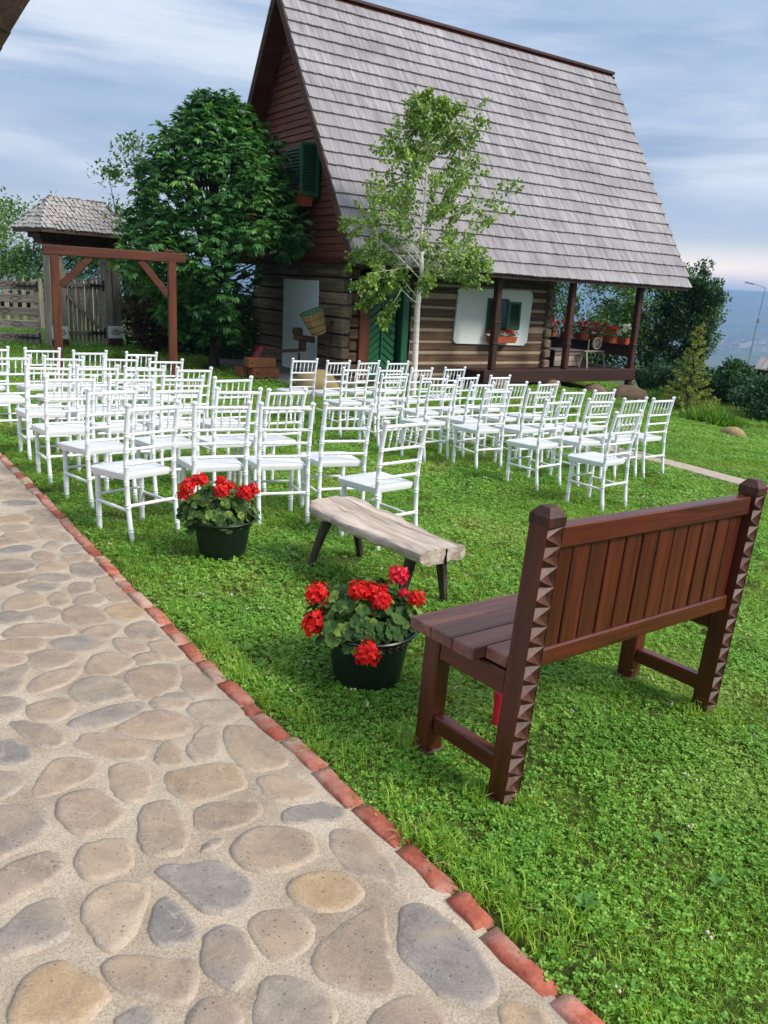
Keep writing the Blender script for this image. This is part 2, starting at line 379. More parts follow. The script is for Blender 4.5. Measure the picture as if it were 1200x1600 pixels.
def stone_mat():
    m, nt, N, L, b = newmat('path_stone')
    oi = N.new('ShaderNodeObjectInfo')
    pal = [(0.0, '#8f8071'), (.12, '#a1917f'), (.25, '#8a8680'), (.38, '#978675'), (.5, '#ad9c88'), (.62, '#7f7c79'), (.72, '#9f8c7b'), (.84, '#91867a'), (.93, '#a88f70'), (1.0, '#9d9487')]
    r = ramp(N, L, oi.outputs['Random'], [(p_, lin(c_)) for p_, c_ in pal]); 
    v = coords(N, L); f = noise_t(N, L, v, 9, 8, .68, .6); f2 = noise_t(N, L, v, 3.2, 4, .6, 1.2); f3 = noise_t(N, L, v, 160, 3, .6)
    c = mix(N, L, r, ramp(N, L, f, [(.25, (.66, .64, .63, 1)), (.75, (1.28, 1.24, 1.2, 1))]), 1.0, 'MULTIPLY')
    c = mix(N, L, c, ramp(N, L, f3, [(.3, (.75, .75, .75, 1)), (.7, (1.2, 1.2, 1.2, 1))]), .7, 'MULTIPLY')
    c = mix(N, L, c, lin('#ad9678'), ramp(N, L, f2, [(.5, (0, 0, 0, 1)), (.75, (.45, .45, .45, 1))]))
    c = mix(N, L, c, lin('#7b7672'), ramp(N, L, f2, [(.28, (.5, .5, .5, 1)), (.42, (0, 0, 0, 1))]))
    vor = N.new('ShaderNodeTexVoronoi'); vor.inputs['Scale'].default_value = 55; L.new(v, vor.inputs['Vector'])
    mask = ramp(N, L, vor.outputs['Distance'], [(.12, (1, 1, 1, 1)), (.21, (0, 0, 0, 1))])
    sel = ramp(N, L, vor.outputs['Color'], [(.5, (0, 0, 0, 1)), (.54, (.9, .9, .9, 1))])
    spots = mix(N, L, mask, sel, 1.0, 'MULTIPLY')
    c = mix(N, L, c, mix(N, L, c, (.38, .36, .34, 1), 1.0, 'MULTIPLY'), spots)
    vein = noise_t(N, L, v, 3.2, 2, .4, 2.5)
    vm = ramp(N, L, vein, [(.492, (0, 0, 0, 1)), (.5, (.3, .3, .3, 1)), (.508, (0, 0, 0, 1))])
    c = mix(N, L, c, lin('#c4b8a8'), mix(N, L, vm, ramp(N, L, oi.outputs['Random'], [(.6, (0, 0, 0, 1)), (.62, (1, 1, 1, 1))]), 1.0, 'MULTIPLY'))
    at = N.new('ShaderNodeAttribute'); at.attribute_name = 'edge'
    em = N.new('ShaderNodeMath'); em.operation = 'MULTIPLY_ADD'; L.new(noise_t(N, L, v, 26, 5, .7), em.inputs[0]); em.inputs[1].default_value = 1.5; L.new(at.outputs['Fac'], em.inputs[2])
    c = mix(N, L, c, mix(N, L, lin('#b8aa98'), ramp(N, L, f3, [(.3, (.7, .7, .7, 1)), (.7, (1.2, 1.2, 1.2, 1))]), 1.0, 'MULTIPLY'), edge_mask(N, L, em.outputs[0]))
    L.new(c, b.inputs['Base Color']); b.inputs['Roughness'].default_value = .8; b.inputs['Specular IOR Level'].default_value = .3
    ad = mix(N, L, f, f3, .25); bump(N, L, b, ad, .6, .010); return m
M['stone'] = stone_mat()
def mortar_mat():
    m, nt, N, L, b = newmat('sandy_mortar')
    v = coords(N, L, jitter=False); f = noise_t(N, L, v, 3, 5, .6); g = noise_t(N, L, v, 150, 3, .75); h = noise_t(N, L, v, 34, 5, .75)
    c = ramp(N, L, f, [(.28, lin('#8f8070')), (.5, lin('#b3a491')), (.7, lin('#c6b9a7'))])
    c = mix(N, L, c, ramp(N, L, g, [(.3, (.55, .52, .5, 1)), (.55, (1, 1, 1, 1)), (.75, (1.25, 1.22, 1.2, 1))]), .9, 'MULTIPLY')
    L.new(c, b.inputs['Base Color']); b.inputs['Roughness'].default_value = .95; b.inputs['Specular IOR Level'].default_value = .15
    bump(N, L, b, mix(N, L, g, h, .5), .8, .008); return m
M['mortar'] = mortar_mat()
def brick_mat(name, w0, w1):
    m, nt, N, L, b = newmat(name)
    v = coords(N, L); f = noise_t(N, L, v, 9, 6, .7); g = noise_t(N, L, v, 60, 4, .7); h = noise_t(N, L, v, 4, 3, .6)
    c = ramp(N, L, f, [(.3, lin('#8a4434')), (.55, lin('#b26552')), (.8, lin('#c98f7c'))])
    c = mix(N, L, c, lin('#bda392'), ramp(N, L, h, [(w0, (0, 0, 0, 1)), (w1, (.85, .85, .85, 1))]))
    c = mix(N, L, c, ramp(N, L, g, [(.3, (.6, .55, .5, 1)), (.5, (1, 1, 1, 1))]), .6, 'MULTIPLY')
    c = objvar(N, L, c, .75, 1.15)
    L.new(c, b.inputs['Base Color']); b.inputs['Roughness'].default_value = .92; b.inputs['Specular IOR Level'].default_value = .2
    bump(N, L, b, mix(N, L, f, g, .4), .7, .012); return m
M['brick'] = brick_mat('red_brick', .45, .66)
M['brick_pale'] = brick_mat('weathered_brick', .36, .56)
def ground_mat():
    m, nt, N, L, b = newmat('lawn_ground')
    g = N.new('ShaderNodeNewGeometry'); P = g.outputs['Position']
    def nz(s, d=4, r=.6):
        n = N.new('ShaderNodeTexNoise'); n.inputs['Scale'].default_value = s; n.inputs['Detail'].default_value = d; n.inputs['Roughness'].default_value = r; L.new(P, n.inputs['Vector']); return n.outputs['Fac']
    near = ramp(N, L, nz(9, 6), [(.3, lin('#2e341a')), (.7, lin('#55642e'))])
    patch = ramp(N, L, nz(.012, 5), [(.35, lin('#34503a')), (.5, lin('#4c6248')), (.6, lin('#6b7258')), (.7, lin('#2e4636'))])
    ln = N.new('ShaderNodeVectorMath'); ln.operation = 'LENGTH'; L.new(P, ln.inputs[0])
    mr = N.new('ShaderNodeMapRange'); mr.inputs['From Min'].default_value = 40; mr.inputs['From Max'].default_value = 120; L.new(ln.outputs['Value'], mr.inputs['Value'])
    c = mix(N, L, near, patch, mr.outputs[0])
    L.new(c, b.inputs['Base Color']); b.inputs['Roughness'].default_value = .95; b.inputs['Specular IOR Level'].default_value = .1
    bump(N, L, b, nz(40, 4), .6, .02); return m
M['ground'] = ground_mat()
def grassmat(name, c1, c2, c3, dry):
    m, nt, N, L, b = newmat(name)
    g = N.new('ShaderNodeNewGeometry'); oi = N.new('ShaderNodeObjectInfo')
    def nz(s, d=3):
        n = N.new('ShaderNodeTexNoise'); n.inputs['Scale'].default_value = s; n.inputs['Detail'].default_value = d; L.new(g.outputs['Position'], n.inputs['Vector']); return n.outputs['Fac']
    ad = N.new('ShaderNodeMath'); ad.operation = 'MULTIPLY_ADD'; L.new(g.outputs['Random Per Island'], ad.inputs[0]); ad.inputs[1].default_value = .5
    sb = N.new('ShaderNodeMath'); sb.operation = 'MULTIPLY'; L.new(nz(1.7, 4), sb.inputs[0]); sb.inputs[1].default_value = .5; L.new(sb.outputs[0], ad.inputs[2])
    col = ramp(N, L, ad.outputs[0], [(.15, lin(c1)), (.55, lin(c2)), (.85, lin(c3))])
    col = mix(N, L, col, lin(dry), ramp(N, L, nz(.9, 5), [(.52, (0, 0, 0, 1)), (.74, (.55, .55, .55, 1))]))
    L.new(col, b.inputs['Base Color']); b.inputs['Roughness'].default_value = .5; b.inputs['Specular IOR Level'].default_value = .3
    tr = N.new('ShaderNodeBsdfTranslucent'); vm = N.new('ShaderNodeVectorMath'); vm.operation = 'MULTIPLY'; vm.inputs[1].default_value = (1.2, 1.3, .6); L.new(col, vm.inputs[0]); L.new(vm.outputs[0], tr.inputs['Color'])
    ms = N.new('ShaderNodeMixShader'); ms.inputs[0].default_value = .3
    L.new(b.outputs[0], ms.inputs[1]); L.new(tr.outputs[0], ms.inputs[2]); L.new(ms.outputs[0], N['Material Output'].inputs['Surface']); return m
M['grass'] = grassmat('grass_blade', '#46701a', '#86b030', '#bcd65c', '#bdb665')
M['clover'] = grassmat('clover_leaf', '#447826', '#78aa3c', '#aecf66', '#acb25c')
M['straw'] = grassmat('dry_blade', '#9a8c58', '#b8aa72', '#d2c694', '#c8bc88')
M['clover_flower'] = plain('clover_flower', '#d9c4b8', .8, .2)
M['weed'] = leafmat('broad_weed', '#3a6428', '#5c8a3e', '#86ac58', .25, .5, 4)
STONES = [
[(-1.331,2.831),(-1.258,2.883),(-1.192,2.883),(-1.168,2.797),(-1.195,2.726),(-1.262,2.735),(-1.306,2.785)],
[(-1.140,2.725),(-1.060,2.833),(-0.953,2.910),(-0.901,2.898),(-0.923,2.815),(-1.001,2.718),(-1.091,2.692)],
[(-0.947,2.717),(-0.911,2.807),(-0.840,2.851),(-0.761,2.840),(-0.698,2.773),(-0.706,2.698),(-0.805,2.666),(-0.896,2.671)],
[(-0.891,2.962),(-0.747,2.974),(-0.758,2.900),(-0.819,2.880)],
[(-0.735,2.924),(-0.641,2.981),(-0.551,2.974),(-0.523,2.876),(-0.574,2.801),(-0.671,2.815)],
[(-1.348,2.685),(-1.288,2.712),(-1.190,2.672),(-1.102,2.606),(-1.116,2.554),(-1.167,2.533),(-1.249,2.602)],
[(-1.063,2.561),(-1.056,2.647),(-0.982,2.662),(-0.865,2.631),(-0.802,2.581),(-0.796,2.517),(-0.872,2.491),(-0.968,2.525)],
[(-0.752,2.484),(-0.761,2.604),(-0.736,2.641),(-0.683,2.573),(-0.646,2.493)],
[(-0.658,2.593),(-0.654,2.706),(-0.633,2.773),(-0.576,2.699),(-0.542,2.601),(-0.570,2.532),(-0.628,2.524)],
[(-0.564,2.774),(-0.480,2.796),(-0.395,2.725),(-0.308,2.617),(-0.293,2.530),(-0.408,2.483),(-0.483,2.544),(-0.535,2.653)],
[(-1.349,2.504),(-1.319,2.550),(-1.278,2.572),(-1.206,2.525),(-1.160,2.467),(-1.187,2.425),(-1.258,2.420)],
[(-1.076,2.247),(-1.090,2.371),(-1.088,2.464),(-1.022,2.489),(-0.957,2.471),(-0.921,2.393),(-0.972,2.315),(-1.033,2.253)],
[(-0.897,2.441),(-0.850,2.475),(-0.760,2.452),(-0.725,2.375),(-0.724,2.278),(-0.769,2.249),(-0.822,2.293)],
[(-0.696,2.430),(-0.617,2.479),(-0.494,2.534),(-0.437,2.457),(-0.412,2.387),(-0.477,2.329),(-0.567,2.274),(-0.640,2.316)],
[(-1.259,2.306),(-1.233,2.366),(-1.187,2.372),(-1.135,2.336),(-1.139,2.266),(-1.165,2.223),(-1.214,2.230)],
[(-0.978,2.233),(-0.950,2.279),(-0.885,2.292),(-0.817,2.253),(-0.761,2.189),(-0.772,2.121),(-0.835,2.072),(-0.892,2.089),(-0.941,2.149)],
[(-0.718,2.220),(-0.654,2.280),(-0.605,2.240),(-0.537,2.089),(-0.541,2.022),(-0.606,2.004),(-0.652,2.026)],
[(-0.541,2.197),(-0.533,2.262),(-0.469,2.290),(-0.354,2.304),(-0.337,2.247),(-0.393,2.177),(-0.473,2.132),(-0.522,2.150)],
[(-1.174,2.061),(-1.142,2.174),(-1.083,2.194),(-0.997,2.167),(-0.956,2.087),(-0.978,2.005),(-1.012,1.958),(-1.050,1.923)],
[(-0.387,2.039),(-0.374,2.125),(-0.331,2.162),(-0.242,2.169),(-0.159,2.141),(-0.135,2.067),(-0.201,1.996),(-0.289,1.965),(-0.338,1.981)],
[(-1.051,1.806),(-1.002,1.878),(-0.979,1.931),(-0.925,1.979),(-0.872,1.969),(-0.845,1.925),(-0.863,1.863),(-0.908,1.802),(-0.947,1.736)],
[(-0.813,1.939),(-0.824,2.023),(-0.778,2.053),(-0.715,2.058),(-0.681,2.006),(-0.671,1.944),(-0.717,1.899),(-0.765,1.884)],
[(-0.580,1.923),(-0.568,1.965),(-0.493,1.968),(-0.414,1.988),(-0.351,1.948),(-0.304,1.893),(-0.304,1.837),(-0.373,1.791),(-0.419,1.798),(-0.494,1.864)],
[(-0.480,2.034),(-0.475,2.074),(-0.429,2.096),(-0.443,2.060)],
[(-0.728,1.767),(-0.723,1.840),(-0.676,1.875),(-0.610,1.876),(-0.587,1.854),(-0.582,1.764),(-0.574,1.697),(-0.607,1.634),(-0.668,1.671)],
[(-0.527,1.693),(-0.550,1.784),(-0.531,1.832),(-0.473,1.783),(-0.414,1.720),(-0.436,1.685),(-0.485,1.665)],
[(-0.925,1.615),(-0.901,1.665),(-0.871,1.761),(-0.821,1.793),(-0.777,1.762),(-0.742,1.680),(-0.781,1.637),(-0.836,1.601),(-0.885,1.581)],
[(-0.388,1.635),(-0.386,1.706),(-0.363,1.742),(-0.318,1.738),(-0.270,1.677),(-0.262,1.594),(-0.293,1.548),(-0.340,1.579)],
[(-0.286,1.764),(-0.273,1.807),(-0.212,1.818),(-0.152,1.800),(-0.127,1.763),(-0.121,1.713),(-0.188,1.639),(-0.252,1.679)],
[(-0.606,1.577),(-0.594,1.612),(-0.538,1.621),(-0.465,1.612),(-0.403,1.626),(-0.388,1.575),(-0.383,1.519),(-0.409,1.490),(-0.518,1.518),(-0.569,1.537)],
[(-0.768,1.452),(-0.774,1.526),(-0.753,1.571),(-0.707,1.586),(-0.675,1.564),(-0.615,1.540),(-0.569,1.496),(-0.587,1.461),(-0.623,1.414),(-0.736,1.405)],
[(-0.370,1.441),(-0.367,1.474),(-0.346,1.502),(-0.314,1.510),(-0.271,1.488),(-0.254,1.457),(-0.304,1.410)],
[(-0.530,1.437),(-0.501,1.466),(-0.468,1.465),(-0.444,1.448),(-0.462,1.409),(-0.504,1.405)],
[(-0.225,1.470),(-0.233,1.560),(-0.204,1.592),(-0.136,1.584),(-0.071,1.546),(-0.036,1.483),(-0.102,1.414),(-0.187,1.407)],
[(-0.386,2.434),(-0.330,2.468),(-0.237,2.453),(-0.170,2.391),(-0.214,2.343),(-0.298,2.311),(-0.346,2.369)],
[(-0.265,2.247),(-0.237,2.290),(-0.155,2.333),(-0.085,2.309),(-0.072,2.255),(-0.164,2.228),(-0.245,2.203)],
[(-0.108,2.167),(-0.078,2.200),(0.006,2.173),(0.053,2.093),(0.098,1.993),(0.106,1.944),(0.030,1.973),(-0.058,2.014),(-0.093,2.091)],
[(-0.211,1.899),(-0.173,1.964),(-0.107,1.986),(-0.029,1.954),(0.007,1.909),(-0.039,1.847),(-0.109,1.823),(-0.185,1.855)],
[(-0.116,1.654),(-0.092,1.715),(-0.036,1.792),(0.017,1.847),(0.061,1.846),(0.067,1.730),(0.090,1.608),(0.083,1.572),(0.055,1.557),(-0.031,1.575),(-0.094,1.610)],
[(0.105,1.774),(0.113,1.862),(0.163,1.885),(0.225,1.840),(0.283,1.760),(0.333,1.658),(0.347,1.596),(0.292,1.548),(0.209,1.566),(0.155,1.641),(0.112,1.694)],
[(0.033,1.477),(0.062,1.536),(0.139,1.562),(0.187,1.547),(0.212,1.500),(0.162,1.442),(0.063,1.434)],
[(0.341,1.544),(0.372,1.567),(0.420,1.559),(0.449,1.527),(0.420,1.478),(0.348,1.496)],
[(-1.224,2.966),(-1.226,3.077),(-1.152,3.124),(-1.040,3.062),(-0.994,2.981),(-1.052,2.919),(-1.132,2.876)],
[(-1.063,3.163),(-0.998,3.260),(-0.890,3.292),(-0.847,3.188),(-0.836,3.051),(-0.907,2.953),(-0.966,2.986)],
[(-0.850,3.261),(-0.787,3.310),(-0.676,3.145),(-0.677,3.055),(-0.761,3.030),(-0.825,3.144)],
[(-0.892,2.934),(-0.828,3.019),(-0.758,3.019),(-0.741,2.969),(-0.784,2.890),(-0.848,2.880)],
[(-1.405,2.980),(-1.395,3.095),(-1.302,3.195),(-1.261,3.141),(-1.284,3.044),(-1.356,2.934)],
[(-1.570,2.997),(-1.564,3.066),(-1.515,3.182),(-1.466,3.130),(-1.470,3.059),(-1.433,2.953),(-1.459,2.906),(-1.513,2.898)],
[(-1.235,3.182),(-1.263,3.303),(-1.215,3.365),(-1.102,3.319),(-1.072,3.260),(-1.125,3.164),(-1.175,3.132)],
[(-1.079,3.349),(-1.018,3.401),(-0.953,3.345),(-1.030,3.260)],
[(-1.512,3.246),(-1.503,3.326),(-1.413,3.342),(-1.333,3.304),(-1.350,3.211),(-1.409,3.152)],
[(-1.707,3.236),(-1.666,3.283),(-1.607,3.293),(-1.536,3.254),(-1.539,3.190),(-1.611,3.165)],
[(-1.741,3.349),(-1.719,3.395),(-1.625,3.455),(-1.542,3.443),(-1.514,3.351),(-1.591,3.304),(-1.684,3.319)],
[(-1.505,3.435),(-1.443,3.504),(-1.322,3.513),(-1.256,3.454),(-1.275,3.381),(-1.374,3.355)],
[(-1.238,3.514),(-1.173,3.541),(-1.055,3.435),(-1.067,3.383),(-1.140,3.370)],
[(-1.075,3.502),(-0.991,3.546),(-0.888,3.411),(-0.896,3.356),(-0.959,3.350)],
[(-1.211,3.624),(-1.199,3.737),(-1.135,3.766),(-1.057,3.639),(-1.060,3.548),(-1.138,3.539)],
[(-1.401,3.587),(-1.356,3.674),(-1.268,3.691),(-1.245,3.587),(-1.282,3.527),(-1.361,3.526)],
[(-1.749,3.505),(-1.724,3.601),(-1.602,3.641),(-1.455,3.592),(-1.454,3.532),(-1.586,3.469),(-1.687,3.444)],
[(-1.782,3.784),(-1.736,3.846),(-1.621,3.835),(-1.590,3.773),(-1.634,3.689),(-1.694,3.719)],
[(-1.592,3.824),(-1.575,3.905),(-1.456,3.887),(-1.354,3.771),(-1.361,3.689),(-1.460,3.669),(-1.533,3.702)],
[(-1.885,3.670),(-1.871,3.715),(-1.824,3.769),(-1.728,3.728),(-1.711,3.650),(-1.790,3.619),(-1.829,3.627)],
[(-1.410,3.897),(-1.360,3.972),(-1.262,3.982),(-1.191,3.873),(-1.242,3.761),(-1.331,3.810)],
[(-1.593,3.985),(-1.587,4.073),(-1.493,4.063),(-1.451,3.997),(-1.480,3.918),(-1.538,3.905)],
[(-1.728,3.974),(-1.734,4.067),(-1.673,4.061),(-1.620,3.942),(-1.638,3.877),(-1.688,3.909)],
[(-1.896,3.795),(-1.916,3.970),(-1.865,4.057),(-1.757,3.968),(-1.732,3.864),(-1.794,3.782)],
[(-1.603,4.279),(-1.607,4.386),(-1.504,4.366),(-1.336,4.097),(-1.331,4.041),(-1.409,4.006),(-1.519,4.135)],
[(-1.704,4.173),(-1.697,4.257),(-1.615,4.255),(-1.574,4.142),(-1.645,4.087)],
[(-1.964,4.134),(-1.941,4.201),(-1.804,4.224),(-1.753,4.162),(-1.787,4.087),(-1.873,4.075)],
[(-1.954,4.261),(-1.926,4.354),(-1.780,4.367),(-1.731,4.313),(-1.774,4.248),(-1.913,4.228)],
[(-2.129,4.178),(-2.120,4.243),(-2.084,4.339),(-1.979,4.320),(-1.986,4.211),(-2.023,4.121),(-2.059,4.113)],
[(-1.832,4.538),(-1.765,4.627),(-1.638,4.515),(-1.589,4.413),(-1.651,4.354),(-1.770,4.414)],
[(-1.995,4.451),(-1.988,4.571),(-1.888,4.572),(-1.839,4.466),(-1.872,4.390)],
[(-2.243,4.413),(-2.235,4.485),(-2.183,4.556),(-2.044,4.533),(-2.024,4.421),(-2.089,4.351),(-2.163,4.333)],
[(-1.955,4.704),(-1.893,4.772),(-1.800,4.744),(-1.760,4.653),(-1.858,4.604)],
[(-2.134,4.709),(-2.087,4.773),(-1.973,4.674),(-1.988,4.571),(-2.072,4.599)],
[(-2.381,4.670),(-2.351,4.730),(-2.288,4.854),(-2.172,4.831),(-2.181,4.749),(-2.272,4.688)],
[(-2.471,5.033),(-2.440,5.120),(-2.319,5.136),(-2.234,5.011),(-2.253,4.948),(-2.377,4.983)],
[(-2.317,5.167),(-2.265,5.277),(-2.093,5.170),(-2.016,5.013),(-2.086,4.994)],
[(-2.452,5.385),(-2.452,5.523),(-2.333,5.524),(-2.242,5.381),(-2.319,5.326)],
[(-2.597,5.149),(-2.581,5.216),(-2.520,5.332),(-2.421,5.295),(-2.386,5.178),(-2.487,5.119)],
[(-2.706,5.376),(-2.691,5.450),(-2.636,5.551),(-2.511,5.540),(-2.473,5.413),(-2.577,5.348)],
[(-2.598,5.658),(-2.573,5.764),(-2.403,5.609),(-2.443,5.540)],
[(-2.876,5.878),(-2.820,5.954),(-2.669,5.987),(-2.608,5.886),(-2.697,5.802)],
[(-2.944,6.063),(-2.872,6.193),(-2.733,6.135),(-2.733,6.008),(-2.845,5.970)],
[(-2.012,4.847),(-1.982,4.965),(-1.897,4.904),(-1.888,4.799),(-1.951,4.767)],
[(-2.142,4.866),(-2.128,4.982),(-2.042,4.921),(-2.043,4.811)],
[(-2.458,4.892),(-2.391,4.979),(-2.297,4.908),(-2.349,4.855),(-2.389,4.811)],
[(-3.175,6.389),(-3.138,6.652),(-2.990,6.457),(-3.017,6.259),(-3.047,6.203)],
[(-1.485,2.820),(-1.468,2.863),(-1.415,2.872),(-1.363,2.839),(-1.364,2.780),(-1.399,2.718)]]
CHAIRS = [('A',0,-1.566,5.330,52.0), ('A',1,-1.180,5.673,28.0), ('A',2,-0.756,5.895,24.0), ('A',3,-0.342,6.221,28.0), ('A',4,0.102,5.473,44.0), ('B',0,-2.100,6.079,50.0), ('B',1,-1.709,6.487,38.0), ('B',2,-1.284,6.744,36.0), ('B',3,-0.921,7.002,44.0), ('C',0,-2.678,6.758,38.6), ('C',1,-2.284,7.105,40.0), ('C',2,-1.947,7.509,40.8), ('C',3,-1.530,7.827,40.2), ('D',0,-3.229,7.619,37.3), ('D',1,-2.881,7.975,38.5), ('D',2,-2.514,8.288,35.9), ('D',3,-2.117,8.629,42.0), ('E',0,-3.949,8.402,40.6), ('E',1,-3.562,8.822,34.7), ('E',2,-3.134,9.363,41.2), ('E',3,-2.643,9.522,35.9), ('F',0,-4.624,9.382,44.4), ('F',1,-4.185,9.784,39.4), ('F',2,-3.704,10.028,36.7), ('F',3,-3.190,10.383,39.6), ('r',0,-1.244,11.558,36.7), ('r',1,-0.778,11.686,41.1), ('r',2,-0.368,12.158,43.7), ('r',3,0.075,12.507,39.4), ('s',0,-0.477,10.616,36.9), ('s',1,-0.038,10.989,39.4), ('s',2,0.401,11.467,42.6), ('s',3,0.916,12.190,38.6), ('t',0,0.032,9.865,40.6), ('t',1,0.510,10.159,33.7), ('t',2,0.990,10.711,44.6), ('t',3,1.468,11.185,42.3), ('u',0,0.562,9.188,41.9), ('u',1,1.037,9.649,42.7), ('u',2,1.524,10.172,43.5), ('u',3,2.028,10.596,42.6), ('v',0,1.134,8.891,37.9), ('v',1,1.651,9.181,39.8), ('v',2,2.106,9.534,39.9), ('v',3,2.574,9.895,40.4), ('w',0,1.655,8.083,42.6), ('w',1,2.174,8.516,37.5), ('w',2,2.687,8.984,37.8), ('w',3,3.108,9.311,38.2), ('w',4,2.126,7.326,42.1)]
# ------------------------------------------------------------------ ground sheet, path, walkway
EDGE = [(-7.6, 13.2), (-5.6, 10.35), (-3.71, 7.61), (-2.75, 6.22), (-1.95, 5.03), (-1.62, 4.56), (-1.36, 4.16), (-1.0, 3.67), (-.68, 3.18), (-.34, 2.74), (-.2, 2.56), (-.03, 2.31), (.16, 2.07), (.35, 1.78), (.53, 1.53), (1.1, .72), (1.8, -.3), (2.9, -2.0)]
def edge_pts(step):
    pts = [Vector((x, y, 0)) for x, y in EDGE]; out = [pts[0]]; carry = 0
    for a, b in zip(pts, pts[1:]):
        l = (b - a).length; t = step - carry
        while t < l: out.append(a + (b - a) * (t / l)); t += step
        carry = l - (t - step)
    return out
def edge_dist(x, y):                 # signed: >0 on the lawn side
    best = 1e9; sgn = 1; p = Vector((x, y))
    for a, b in zip(EDGE, EDGE[1:]):
        a = Vector(a); b = Vector(b); d = b - a; t = max(0, min(1, (p - a).dot(d) / d.dot(d))); q = a + d * t; l = (p - q).length
        if l < best: best = l; sgn = 1 if d.x * (p.y - a.y) - d.y * (p.x - a.x) > 0 else -1
    return best * sgn
def axis(lo, hi, step, far):
    a = []; x = lo
    while x <= hi + 1e-6: a.append(x); x += step
    s = step; x = hi; up = []
    while x < far: s *= 1.28; x = min(far, x + s); up.append(x)
    s = step; x = lo; dn = []
    while x > -far: s *= 1.28; x = max(-far, x - s); dn.append(x)
    return dn[::-1] + a + up
def build_ground():
    xs = axis(-12, 15, .3, 6200); ys = axis(-3, 32, .3, 6200)
    vs = [(x, y, zg(x, y)) for y in ys for x in xs]; n = len(xs); fs = []
    for j in range(len(ys) - 1):
        for i in range(n - 1): fs.append((j * n + i, j * n + i + 1, (j + 1) * n + i + 1, (j + 1) * n + i))
    mb = MB(); mb.v = vs; mb.f = fs
    return struct(mb.build('ground', M['ground'], None, 'all', fix=False))
build_ground()

